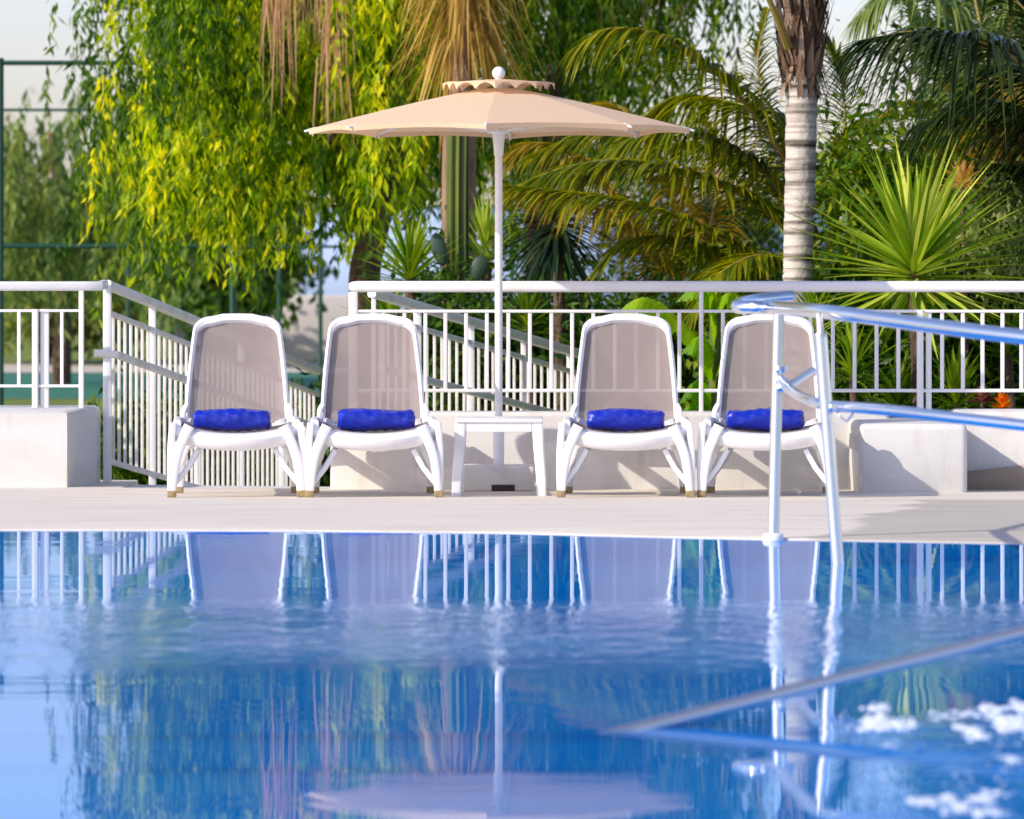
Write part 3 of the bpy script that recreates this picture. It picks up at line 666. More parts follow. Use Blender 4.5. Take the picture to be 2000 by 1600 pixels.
# ------------------------------------------------------------------ steel handrails
def handrails():
    d1, d2 = 20.17, 18.50
    o = np.array((X_(1510, d1), d1, .112)); t = thing('pool_handrail', 'curved polished steel handrail on two posts at the pool edge', 'handrail', o)
    b1 = P(1510, 1049, d1); t1 = P(1521, 606, d1)
    mb = MB(); mb.tube([b1 - np.array((0, 0, .05)), (b1 + t1)/2, t1], .0235, 20, up=(0, 1, 0)); pst = mb.build('post', M['chrome'], t, o)
    mb = MB(); a = np.linspace(0, 2*pi, 24, endpoint=False)
    c_ = b1 + np.array((0, 0, .004))
    mb.grid(np.array([[c_ + np.array((r_*cos(q), r_*sin(q), z)) for q in a] for r_, z in ((.044, -.03), (.044, 0), (.038, .008), (.026, .012))]), closed_v=True, caps=True); mb.build('flange', M['paint'], pst, o)
    b2 = P(1637, 1112, d2); t2 = P(1603, 655, d2)
    mb = MB(); mb.tube([b2 - np.array((0, 0, .4)), b2, (b2 + t2)/2, t2], .0235, 20, up=(0, 1, 0)); pst2 = mb.build('post', M['chrome'], t, o)
    mb = MB(); q = P(1600, 616, d2 + .05); mb.tube([t2 - np.array((0, 0, .02)), (t2+q)/2, q], .013, 12, up=(0, 1, 0)); mb.tube([t2 + np.array((0, 0, -.006)), t2 + np.array((0, 0, .004)), t2 + np.array((0, 0, .008))], .0245, 20, up=(0, 1, 0)); mb.build('support_pin', M['dullchrome'], pst2, o)
    # top rail: a short return arm behind, a tight loop at the left end, then the long arm to the right
    tp = [P(1546, 580, 20.7), P(1510, 583, 20.68), P(1470, 588, 20.62), P(1443, 595, 20.47), P(1444, 600, 20.27), P(1475, 600, 20.19), P(1520, 602, 20.1), P(1600, 608, 18.75), P(1700, 620, 18.3), P(1800, 634, 17.95), P(1900, 647, 17.6), P(2010, 660, 17.3), P(2140, 676, 17.0), P(2230, 720, 16.8), P(2255, 900, 16.8), P(2258, 1300, 16.8)]
    mb = MB(); mb.tube(smooth_path(tp, 8), .0275, 20); tr = mb.build('top_rail', M['chrome'], t, o)
    a_, b_ = P(1549, 580, 20.71), P(1541, 580.5, 20.70)
    mb = MB(); mb.tube([a_, (a_+b_)/2, b_], .0265, 20); mb.build('end_cap', M['dullchrome'], tr, o)
    lp = [P(1526, 741, 20.15), P(1536, 755, 20.0), P(1556, 770, 19.7), P(1588, 785, 18.85), P(1625, 793, 18.6), P(1680, 797, 18.3), P(1750, 803, 18.05), P(1850, 814, 17.7), P(2010, 832, 17.3), P(2200, 854, 16.9), P(2253, 862, 16.82)]
    mb = MB(); mb.tube(smooth_path(lp, 8), .021, 20, scale=None); lr = mb.build('lower_rail', M['chrome'], t, o)
    mb = MB()
    for X, Y in ((1523, 722), (1523, 742), (1525, 758)):
        c_ = P(X, Y, 20.17); mb.tube([c_ + np.array((0, 0, -.014)), c_, c_ + np.array((0, 0, .014))], .029, 18, up=(0, 1, 0), scale=[.9, 1.08, .9])
    mb.build('clamp', M['chrome'], pst, o)
    mb = MB(); a_, b_ = P(1538, 758, 20.1), P(1586, 727, 20.7); mb.tube([a_, (a_+b_)/2, b_], .0215, 18); mb.build('stub', M['dullchrome'], lr, o)
    mb = MB(); mb.tube(smooth_path([P(1634, 800, 18.5), P(1640, 812, 18.5), P(1653, 822, 18.45), P(1664, 810, 18.4), P(1672, 798, 18.35)], 5), .004, 8); mb.build('bracket', M['dullchrome'], lr, o)
    # the nearer rail that runs down into the water
    e0 = np.array((.2986, 11.97, WZ)); dv = np.array((.597, .45, .104))
    o2 = np.array((1.6, 12.8, WZ)); t = thing('pool_handrail', 'slim steel rail slanting down into the water in the lower right foreground', 'handrail', o2)
    pts = [e0 - dv * .5, e0, e0 + dv * .8, e0 + dv * 1.75, e0 + dv * 2.3, e0 + dv * 2.55 + np.array((0, 0, -.03)), e0 + dv * 2.62 + np.array((0, 0, -.2)), e0 + dv * 2.63 + np.array((0, 0, -.6))]
    mb = MB(); mb.tube(smooth_path(pts, 10), .0165, 18); mb.build('rail', M['dullchrome'], t, o2)
handrails()

# sun glints on the water near the rail, shaped as small white flecks
def glint_flecks():
    mb = MB(); r_ = np.random.default_rng(5)
    for X0, X1, Y0, Y1, nc, n_, kmax in ((1695, 1785, 1378, 1426, 7, 50, .008), (1795, 1880, 1388, 1404, 5, 16, .004), (1870, 2040, 1378, 1438, 15, 46, .008), (1790, 1960, 1550, 1588, 10, 28, .006), (1940, 1995, 1470, 1490, 3, 14, .004), (1700, 2000, 1440, 1550, 14, 5, .003), (1650, 1720, 1400, 1425, 3, 8, .003)):
        for _ in range(nc):
            xc, yc = r_.uniform(X0, X1), r_.uniform(Y0, Y1); sp_ = r_.uniform(4, 17)
            for _ in range(int(n_ * r_.uniform(.4, 1.4))):
                X = xc + sp_ * r_.normal(); Y = yc + sp_ * .42 * r_.normal()
                d = F * (CZ - WZ) / (Y - HZ); k = kmax * r_.uniform(.1, 1) ** 2
                c_ = np.array((X_(X, d), d, WZ + .001)); a = np.linspace(0, 2*pi, 8, endpoint=False); j = r_.uniform(.6, 1.3, 8)
                hz = r_.uniform(.3, .9); sx = r_.uniform(1.0, 3.0)
                mb.grid(np.array([[c_ + k * np.array((rr * jj * cos(q) * sx, rr * jj * sin(q) * 1.5, zz * hz)) for q, jj in zip(a, j)] for rr, zz in ((1, -.5), (.9, .3), (.5, .75), (.1, .9))]), closed_v=True, caps=True)
    struct(mb.build('glint_flecks', M['glint_flecks']), 'stuff')
glint_flecks()

# ------------------------------------------------------------------ court fence, far wall
def court_fence():
    d = 50.0
    o = P(455, 0, d); o[2] = GZ; t = thing('court_fence', 'dark green steel court fence with tall posts beyond the ramp', 'fence', o)
    z1, z2 = Z(481, d), Z(123, d)
    for X in (-1180, -590, 1, 455):
        mb = MB(); x = X_(X, d); mb.tube([(x, d, GZ), (x, d, 1.5), (x, d, z2 + .05)], .034, 12, up=(0, 1, 0)); mb.build('post', M['green_metal'], t, o)
    mb = MB(); mb.tube([(-14, d, z1), (-7, d, z1), (X_(455, d), d, z1)], .026, 10); mb.build('rail', M['green_metal'], t, o)
    mb = MB(); mb.tube([(-14, d, z2), (-7, d, z2), (X_(455, d), d, z2)], .026, 10); mb.build('rail', M['green_metal'], t, o)
    d = 66.0; o = P(628, 0, d); o[2] = GZ; t = thing('court_fence', 'farther green court fence on thinner posts behind the hanging foliage', 'fence', o)
    for X in (626, 545, 250, -40, 1000, 1215): mb = MB(); x = X_(X, d); mb.tube([(x, d, GZ), (x, d, 1.5), (x, d, Z(214, d))], .03, 10, up=(0, 1, 0)); mb.build('post', M['green_metal'], t, o)
    for Y in (482, 215):
        mb = MB(); mb.tube([(X_(-200, d), d, Z(Y, d)), (X_(300, d), d, Z(Y, d)), (X_(1215, d), d, Z(Y, d))], .02, 10); mb.build('rail', M['green_metal'], t, o)
    d = 97.0; mb = MB(); mb.box((X_(338, d), d, GZ), (X_(705, d), d + .4, Z(577, d)), .03)
    tag(mb.build('garden_wall', M['farwall'], origin=(X_(700, d), d, GZ)), 'pale far garden wall beyond the green court fence', 'wall')
court_fence()
def far_building():
    d = 125.0; o = P(1000, 0, d); o[2] = GZ; t = thing('building', 'plain pale blue building far behind the trees, seen in the gaps', 'building', o)
    mb = MB(); mb.box((X_(582, d), d, GZ), (X_(1640, d), d + 9, Z(400, d))); mb.build('wall', M['bluewall'], t, o, smooth=False)
    mb = MB(); mb.box((X_(578, d), d - .1, Z(400, d)), (X_(1644, d), d + 9.1, Z(392, d))); mb.build('parapet', M['farwall'], t, o, smooth=False)
    for X in (800, 1180, 1440):
        mb = MB(); mb.box((X_(X - 9, d), d - .05, Z(470, d)), (X_(X + 9, d), d + .05, Z(428, d))); mb.build('window', M['dark'], t, o, smooth=False)
far_building()

# ------------------------------------------------------------------ vegetation
def limb(mb, pts, r0, r1, k=10):
    p = smooth_path(pts, 6); mb.tube(p, 1.0, k, up=(0.3, 1, 0.1), scale=np.linspace(r0, r1, len(p)))
def weeping_tree(label, d, clumps, leafm, trunk, seed, strands=11, per=42, leafL=(.05, .19), leafW=(.008, .022), length=(.5, 1.5), spread=.32, twigs=(), base=None, limb_r=.05):
    r_ = np.random.default_rng(seed)
    o = np.array(base); t = thing('weeping_tree', label, 'tree', o)
    mb = MB()
    for pts, r0, r1 in trunk: limb(mb, pts, r0, r1)
    top = np.array(trunk[0][0][-1])
    for c_ in (clumps[:: max(1, len(clumps)//14)] if limb_r else []):
        limb(mb, [top, (top + c_)/2 + np.array((0, 0, .5)), c_], limb_r, limb_r * .25, 6)
    mb.build('trunk', M['bark'], t, o)
    mb = MB(); cc = []; dd = []
    for c_ in clumps:
        n_ = strands
        st_ = c_ + r_.normal(size=(n_, 3)) * np.array((spread, spread, spread * .55))
        ln = r_.uniform(*length, size=n_); sw = r_.normal(size=(n_, 2)) * .10
        tt = r_.random((n_, per)) ** .85
        p = np.repeat(st_[:, None], per, 1)
        p[..., 2] -= ln[:, None] * tt - .10 * np.sin(tt * pi)
        p[..., :2] += sw[:, None] * tt[..., None] * ln[:, None, None] + r_.normal(size=(n_, per, 2)) * .030
        dr = np.stack([r_.normal(size=(n_, per)) * .42, r_.normal(size=(n_, per)) * .42, -np.ones((n_, per))], -1)
        cc.append(p.reshape(-1, 3)); dd.append(dr.reshape(-1, 3))
    cc = np.vstack(cc); dd = np.vstack(dd)
    add_leaves(mb, cc, dd, r_.uniform(*leafL, len(cc)), r_.uniform(*leafW, len(cc)))
    cr = mb.build('crown', leafm, t, o)
    tone = np.repeat((r_.normal(size=(len(clumps), strands)) * .22 + r_.normal(size=(len(clumps), 1)) * .30 - .08)[..., None], per * 4, 2).ravel()
    at_ = cr.data.attributes.new('tone', 'FLOAT', 'POINT')
    if len(tone) == len(cr.data.vertices): at_.data.foreach_set('value', tone)
    for X, Y, n_ in twigs:
        mb = MB(); c_ = P(X, Y, d - 1.6); m_ = 15
        bs = c_ + r_.normal(size=(m_, 3)) * np.array((.075, .05, .18))
        add_blades(mb, bs, np.c_[r_.normal(size=(m_, 2)) * .07, -np.ones(m_)], n_ * r_.uniform(.5, 1.1, m_), r_.uniform(.003, .009, m_), .0, k=5, side=np.tile((0., 1, 0), (m_, 1)))
        mb.build('dry_twigs', M['twig'], t, o)
    return t
def clump_px(r_, n_, xr, yr, dr, keep=lambda X, Y: True):
    out = []
    while len(out) < n_:
        X, Y = r_.uniform(*xr), r_.uniform(*yr)
        if keep(X, Y): out.append(P(X, Y, r_.uniform(*dr)))
    return out
r0 = np.random.default_rng(3)
lowline = lambda X: np.interp(X, [230, 330, 400, 460, 520, 600, 660, 700, 760, 830, 880], [40, 330, 300, 270, 330, 330, 280, 330, 260, 330, 250])
cl = clump_px(r0, 104, (325, 870), (-260, 350), (40.5, 44.5), lambda X, Y: Y < lowline(X))
cl += clump_px(r0, 26, (255, 900), (-700, -200), (41, 45))
tb = P(722, 900, 42.5); tb[2] = GZ
trunkpts = [([tb, P(722, 640, 42.5), P(712, 540, 42.5), P(735, 430, 42.6), P(765, 300, 42.6), P(740, 60, 42.8), P(700, -300, 43)], .17, .09),
            ([P(735, 430, 42.6), P(690, 330, 42.4), P(600, 200, 42.2), P(520, 0, 42)], .08, .03)]
weeping_tree('large bright yellow-green weeping pepper tree behind the left loungers', 42, cl, M['pepper'], trunkpts, 4, twigs=((535, -150, 1.2), (548, -60, 1.1), (628, -120, 1.0), (655, -40, 1.15), (645, 60, .9), (590, -200, 1.2)), base=tb, spread=.23, length=(.4, 1.1), strands=12, per=44)
cl = clump_px(r0, 34, (225, 420), (-350, 330), (45.5, 47.5), lambda X, Y: X > 225 + .12 * max(0, Y) + 10 * math.sin(Y * .05))
cl += clump_px(r0, 10, (300, 600), (-700, -250), (45, 47))
tb = P(712, 0, 47); tb[2] = GZ
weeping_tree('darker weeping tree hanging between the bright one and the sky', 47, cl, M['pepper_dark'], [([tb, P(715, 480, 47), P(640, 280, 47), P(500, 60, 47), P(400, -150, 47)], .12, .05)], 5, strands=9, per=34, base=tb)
cl = clump_px(r0, 120, (830, 1420), (-500, 250), (47, 51), lambda X, Y: Y < np.interp(X, [830, 1000, 1250, 1330, 1420], [280, 260, 150, 70, 30]))
tb = P(1060, 0, 49); tb[2] = GZ
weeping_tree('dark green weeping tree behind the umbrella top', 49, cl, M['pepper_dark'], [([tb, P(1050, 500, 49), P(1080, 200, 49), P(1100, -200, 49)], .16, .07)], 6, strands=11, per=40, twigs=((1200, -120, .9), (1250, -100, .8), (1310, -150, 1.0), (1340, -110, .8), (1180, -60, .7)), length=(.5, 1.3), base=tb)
cl = clump_px(r0, 46, (-160, 300), (180, 470), (74, 80), lambda X, Y: Y > np.interp(X, [-160, 20, 60, 130, 170, 250], [200, 235, 225, 250, 190, 120]))
tb = P(120, 0, 78); tb[2] = GZ
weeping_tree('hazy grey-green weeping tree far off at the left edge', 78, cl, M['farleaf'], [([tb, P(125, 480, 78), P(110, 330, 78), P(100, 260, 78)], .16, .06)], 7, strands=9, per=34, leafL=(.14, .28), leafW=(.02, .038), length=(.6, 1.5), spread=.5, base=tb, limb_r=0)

def leafy(name, label, cat, base, clumps, leafm, seed, n_leaf=260, sig=.3, L=(.06, .13), W=(.012, .026), down=.5, group=None, stem=True, stem_mat='bark', r=.03):
    r_ = np.random.default_rng(seed); o = np.array(base); t = thing(name, label, cat, o, group)
    if stem:
        mb = MB()
        for c_ in clumps[:: max(1, len(clumps)//6)]:
            limb(mb, [o, o * .6 + np.array(c_) * .4 + np.array((0, 0, .1)), c_], r, r * .3, 7)
        mb.build('trunk' if cat == 'tree' else 'stem', M[stem_mat], t, o)
    mb = MB(); cc = np.vstack([np.array(c_) + r_.normal(size=(n_leaf, 3)) * sig * r_.uniform(.6, 1.2) for c_ in clumps])
    dd = r_.normal(size=cc.shape); dd[:, 2] -= down
    add_leaves(mb, cc, dd, r_.uniform(*L, len(cc)), r_.uniform(*W, len(cc)), .3)
    mb.build('crown' if cat == 'tree' else 'foliage', leafm, t, o)
    return t
# dark trees beyond the court
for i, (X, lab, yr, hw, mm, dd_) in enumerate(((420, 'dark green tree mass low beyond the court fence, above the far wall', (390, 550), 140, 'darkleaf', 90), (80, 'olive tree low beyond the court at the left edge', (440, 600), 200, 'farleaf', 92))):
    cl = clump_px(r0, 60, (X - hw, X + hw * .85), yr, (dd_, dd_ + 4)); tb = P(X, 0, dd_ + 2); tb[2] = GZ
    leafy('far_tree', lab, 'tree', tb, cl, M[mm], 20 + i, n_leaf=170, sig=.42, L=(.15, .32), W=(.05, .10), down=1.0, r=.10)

# pinnate palm fronds
def add_frond(mb_leaf, mb_r, path, leaf_len, n_, wd=.018, droop=.35, ang=55, r0_=.022, start=.18, vee=.25, seed=0):
    r_ = np.random.default_rng(seed); p = smooth_path(path, 10)
    mb_r.tube(p, 1.0, 7, up=(0.2, 1, .3), scale=np.linspace(r0_, .003, len(p)))
    seg = np.r_[0, np.cumsum(np.linalg.norm(np.diff(p, axis=0), axis=1))]; Lt = seg[-1]; tg = unit(np.gradient(p, axis=0))
    s_ = np.linspace(start, .995, n_)
    pos = np.stack([np.interp(s_ * Lt, seg, p[:, k]) for k in range(3)], 1); t_ = unit(np.stack([np.interp(s_ * Lt, seg, tg[:, k]) for k in range(3)], 1))
    for sd in (-1, 1):
        side = unit(np.cross(t_, np.array((0, 0, 1.))) + 1e-6) * sd; upv = np.cross(side * sd, t_)
        a = R(ang) * np.interp(s_, [0, .5, 1], [1.25, 1, .35]) * r_.uniform(.85, 1.12, n_)
        dv = t_ * np.cos(a)[:, None] + (side * np.cos(vee) + upv * sin(vee) * r_.uniform(.3, 1.5, n_)[:, None]) * np.sin(a)[:, None]
        ln = leaf_len * np.interp(s_, [0, .12, .4, .75, 1], [.45, .8, 1, .8, .35]) * r_.uniform(.85, 1.1, n_)
        add_blades(mb_leaf, pos, dv, ln, wd * np.interp(s_, [0, .5, 1], [.8, 1, .7]), droop * r_.uniform(.5, 1.5, n_), k=5, fold=.35)
def palm(label, base, fronds, lm, rm, cat_name='date_palm', trunk=None, seed=0, group=None):
    o = np.array(base); t = thing(cat_name, label, 'palm', o, group)
    if trunk is not None:
        mb = MB(); limb(mb, *trunk); mb.build('trunk', M['bark'], t, o)
    for i, f in enumerate(fronds):
        a = MB(); b_ = MB(); add_frond(a, b_, seed=seed + i, **f)
        fr = a.build('frond', f.get('m') or lm, t, o); b_.build('rachis', rm, fr, o)
    return t
r1 = np.random.default_rng(9)
D = 34.0
def fr(pts, L=.42, n=70, **k): return dict(path=[P(*q) for q in pts], leaf_len=L * 1.12, n_=int(n * 1.5), **k)
F1 = [fr([(1600, 470, 34), (1530, 305, 33.6), (1430, 175, 33.2), (1310, 80, 32.9), (1200, 55, 32.7), (1130, 88, 32.6)], .50, 80, droop=.75),
      fr([(1600, 500, 34), (1510, 355, 33.8), (1410, 280, 33.7), (1300, 252, 33.5), (1180, 300, 33.4), (1120, 370, 33.4)], .46, 80, droop=.7),
      fr([(1600, 520, 34), (1480, 400, 33.6), (1340, 335, 33.3), (1180, 315, 33.1), (1040, 350, 33), (985, 400, 33)], .44, 80, droop=.6),
      fr([(1600, 560, 34), (1500, 520, 33.4), (1380, 450, 33.1), (1230, 395, 32.9), (1090, 372, 32.8), (975, 362, 32.8)], .40, 80, droop=.65),
      fr([(1600, 590, 34), (1520, 585, 33.6), (1440, 530, 33.5), (1330, 470, 33.3), (1230, 470, 33.2), (1170, 520, 33.2)], .42, 70, droop=.6),
      fr([(1600, 480, 34.3), (1520, 250, 34.5), (1420, 200, 34.8), (1330, 190, 35), (1230, 250, 35.2)], .46, 70, droop=.8),
      fr([(1600, 500, 34.5), (1470, 330, 34.8), (1340, 280, 35.1), (1180, 250, 35.3), (1040, 300, 35.4)], .44, 70, droop=.7),
      fr([(1605, 520, 34), (1560, 380, 34.6), (1500, 240, 35), (1480, 120, 35.2), (1500, 20, 35.4)], .42, 60, droop=.6),
      fr([(1605, 560, 34), (1530, 520, 34.6), (1420, 480, 35), (1310, 520, 35.3), (1240, 600, 35.5)], .42, 60, droop=.5),
      fr([(1610, 500, 34), (1660, 350, 34.4), (1700, 250, 34.6), (1780, 200, 34.8), (1860, 230, 35)], .44, 60, droop=.6),
      fr([(1610, 520, 34), (1640, 380, 34), (1650, 250, 34), (1640, 140, 34.1), (1600, 60, 34.2)], .42, 60, droop=.5),
      fr([(1610, 560, 34), (1560, 520, 33.2), (1480, 500, 32.8), (1400, 540, 32.5), (1350, 610, 32.4)], .38, 60, droop=.5),
      fr([(1610, 540, 34), (1700, 440, 34.4), (1800, 420, 34.6), (1900, 470, 34.8)], .42, 60, droop=.5)]
bs = P(1608, 600, 34); bs[2] = GZ
palm('arching date palm with olive fronds spreading left behind the grey trunk', bs, F1, M['frond'], M['rachis'], trunk=([bs, bs + np.array((0, 0, .6)), P(1605, 590, 34), P(1604, 545, 34)], .20, .15), seed=100)
bs = P(1330, 0, 36.5); bs[2] = GZ
F2 = [fr([(1330, 610, 36), (1290, 520, 35), (1200, 425, 34.6), (1090, 385, 34.4), (985, 360, 34.2)], .34, 70, droop=.9, r0_=.03),
      fr([(1330, 600, 36.5), (1250, 460, 36.2), (1150, 330, 36), (1060, 280, 35.9), (990, 300, 35.8)], .42, 60, droop=.7),
      fr([(1330, 600, 36.5), (1330, 450, 36.6), (1280, 300, 36.7), (1200, 210, 36.8), (1110, 220, 36.8)], .45, 60, droop=.7),
      fr([(1335, 600, 36.5), (1390, 430, 36.8), (1400, 300, 37), (1360, 200, 37.1)], .42, 60, droop=.7)]
palm('yellowing palm with orange ribs arching toward the umbrella pole', bs, F2, M['frond_gold'], M['rachis_orange'], trunk=([bs, bs + np.array((0, 0, .3)), P(1332, 660, 36.5), P(1331, 605, 36.5)], .18, .12), seed=130)
# dark arching palm off the right edge
bs = P(2230, 0, 31); bs[2] = GZ
F3 = [fr([(2190, 420, 31), (2120, 240, 30.8), (2000, 125, 30.5), (1900, 75, 30.3), (1790, 62, 30.1), (1690, 78, 30)], .86, 92, wd=.017, droop=.8, ang=66, r0_=.028),
      fr([(2190, 430, 31), (2110, 290, 31.3), (2010, 220, 31.5), (1900, 200, 31.6), (1800, 240, 31.7)], .6, 70, wd=.016, droop=.8, ang=60),
      fr([(2190, 440, 31), (2080, 350, 31.4), (1960, 330, 31.7), (1860, 380, 31.9)], .5, 60, wd=.016, droop=.6),
      fr([(2190, 400, 31.2), (2100, 180, 31.8), (2000, 20, 32.2), (1900, -60, 32.5), (1800, -60, 32.6)], .6, 70, wd=.016, droop=.7),
      fr([(2190, 400, 31), (2230, 250, 31), (2320, 130, 31), (2440, 90, 31)], .6, 60, droop=.7),
      fr([(2190, 420, 31), (2280, 330, 30.8), (2400, 300, 30.6)], .6, 50, droop=.7)]
palm('dark glossy palm reaching in from the right edge with an arching comb of leaflets', bs, F3, M['frond_dark'], M['rachis'], trunk=([bs, bs + np.array((0, 0, .7)), P(2200, 480, 31), P(2192, 425, 31)], .18, .12), seed=160)
bs = P(1960, 0, 36); bs[2] = GZ
F4 = [fr([(1960, 300, 36), (1900, 120, 35.6), (1850, 20, 35.4), (1760, -30, 35.2), (1680, 30, 35)], .5, 60, droop=.8),
      fr([(1960, 300, 36), (1960, 120, 35.8), (1990, 0, 35.7), (2060, -60, 35.6)], .5, 60, droop=.8),
      fr([(1960, 310, 36), (1880, 180, 36.3), (1800, 60, 36.5), (1730, -80, 36.6)], .46, 60, droop=.6),
      fr([(1960, 310, 36), (2040, 190, 35.8), (2140, 150, 35.6)], .5, 60, droop=.7),
      fr([(1960, 320, 36), (1900, 260, 35.6), (1830, 250, 35.3), (1770, 300, 35)], .42, 60, droop=.6),
      fr([(1960, 300, 36), (1930, 130, 36.4), (1900, -30, 36.8), (1880, -200, 37)], .5, 60, droop=.5)]
palm('pale sunlit palm behind the dark one in the upper right corner', bs, F4, M['paleleaf'], M['rachis'], trunk=([bs, bs + np.array((0, 0, .8)), P(1965, 420, 36), P(1962, 310, 36)], .16, .12), seed=190)

# the tall grey ringed trunk
def tall_palm():
    d = 32.0; bs = P(1560, 0, d); bs[2] = GZ; t = thing('tall_palm', 'tall palm with a pale ringed grey trunk and ragged brown boots', 'palm', bs)
    zs = np.arange(GZ, Z(150, d), .02); rows = []; a = np.linspace(0, 2*pi, 24, endpoint=False); r_ = np.random.default_rng(2)
    cxs = lambda z: np.interp(z, [GZ, Z(560, d), Z(350, d), Z(180, d)], [X_(1556, d), X_(1557, d), X_(1563, d), X_(1566, d)])
    ph = 0
    for i, z in enumerate(zs):
        ph += r_.uniform(.2, .55); rr = np.interp(z, [GZ, Z(560, d), Z(300, d), Z(190, d), Z(150, d)], [.13, .092, .098, .10, .11]) + .0045 * abs(math.sin(ph)) + r_.normal() * .0012
        rows.append([(cxs(z) + rr * cos(q), d + rr * sin(q), z + .006 * sin(q * 2 + i)) for q in a])
    mb = MB(); mb.grid(np.array(rows), closed_v=True, caps=True); mb.build('trunk', M['ringbark'], t, bs)
    n_ = 340; zz = r_.uniform(Z(205, d), Z(-160, d), n_); an = r_.uniform(0, 2*pi, n_); mb = MB()
    rr = np.interp(zz, [Z(200, d), Z(120, d), Z(-160, d)], [.09, .115, .17])
    b_ = np.c_[X_(1566, d) + rr * np.cos(an), d + rr * np.sin(an), zz]
    dv = np.c_[np.cos(an) * .22, np.sin(an) * .22, r_.uniform(.6, 1, n_)]
    add_blades(mb, b_, dv, r_.uniform(.10, .34, n_), r_.uniform(.010, .032, n_), r_.uniform(-.3, .35, n_), k=4, side=np.c_[np.cos(an), np.sin(an), an * 0])
    dn = r_.random(n_) < .4
    add_blades(mb, b_[dn], np.c_[np.cos(an) * .35, np.sin(an) * .35, -np.ones(n_)][dn], r_.uniform(.08, .22, dn.sum()), .016, .0, k=4, side=np.c_[np.cos(an), np.sin(an), an * 0][dn])
    mb.tube([(X_(1566, d), d, Z(190, d)), (X_(1566, d), d, Z(60, d)), (X_(1568, d), d, Z(-200, d))], .10, 14, up=(0, 1, 0), scale=[.95, 1.1, 1.5])
    mb.build('boots', M['boot'], t, bs)
    tp = np.array((X_(1568, d), d, Z(-150, d)))
    mb = MB(); r__ = MB()
    for i in range(14):
        a_ = i * 2.4 + .3; L_ = r_.uniform(1.8, 2.4); el = r_.uniform(.5, 1.1)
        h = np.array((cos(a_), sin(a_), 0))
        pth = [tp, tp + h * L_ * .3 + np.array((0, 0, L_ * .35 * el)), tp + h * L_ * .65 + np.array((0, 0, L_ * .45 * el)), tp + h * L_ + np.array((0, 0, L_ * .3 * el - .25))]
        fl, fr_ = MB(), MB(); add_frond(fl, fr_, pth, .5, 60, droop=.6, seed=300 + i); q = fl.build('frond', M['frond'], t, bs); fr_.build('rachis', M['rachis'], q, bs)
    for pts, k in (([(1540, 90, 31.9), (1520, 40, 31.7), (1480, -40, 31.5), (1400, -150, 31.3)], 1), ([(1592, 40, 31.9), (1612, 25, 31.8), (1640, 10, 31.7)], 0)):
        if k:
            fl, fr_ = MB(), MB(); add_frond(fl, fr_, [P(*q) for q in pts], .4, 30, start=.6, r0_=.034, seed=330); q = fl.build('frond', M['frond'], t, bs); fr_.build('rachis', M['rachis'], q, bs)
tall_palm()

# fan palm with a dry skirt, left of the umbrella pole
def fan_palm():
    d = 38.0; bs = P(897, 0, d); bs[2] = GZ; t = thing('fan_palm', 'fan palm with a brown trunk and a golden skirt of dry leaves above the umbrella', 'palm', bs)
    mb = MB(); limb(mb, [bs, P(897, 560, d), P(897, 300, d), P(905, 60, d), P(910, -200, d)], .145, .12, 14); mb.build('trunk', M['fanbark'], t, bs)
    r_ = np.random.default_rng(8); n_ = 420; an = r_.uniform(0, 2*pi, n_); zz = r_.uniform(Z(90, d), Z(-420, d), n_)
    b_ = np.c_[X_(908, d) + .15 * np.cos(an), d + .15 * np.sin(an), zz]; mb = MB()
    dv = np.c_[np.cos(an) * r_.uniform(.25, .75, n_), np.sin(an) * r_.uniform(.2, .6, n_), -r_.uniform(.2, 1, n_)]
    add_blades(mb, b_, dv, r_.uniform(.35, .80, n_), r_.uniform(.007, .017, n_), r_.uniform(.2, .8, n_), k=6, side=np.c_[np.cos(an), np.sin(an), an * 0])
    mb.build('dry_skirt', M['straw'], t, bs)
    mb = MB(); n_ = 330; an = r_.uniform(0, 2*pi, n_); b_ = np.c_[X_(910, d) + .1 * np.cos(an), d + .1 * np.sin(an), np.full(n_, Z(-430, d))]
    add_blades(mb, b_, np.c_[np.cos(an), np.sin(an), r_.uniform(-.3, 1.2, n_)], r_.uniform(.8, 1.4, n_), .02, .3, k=6); mb.build('crown', M['frond'], t, bs)
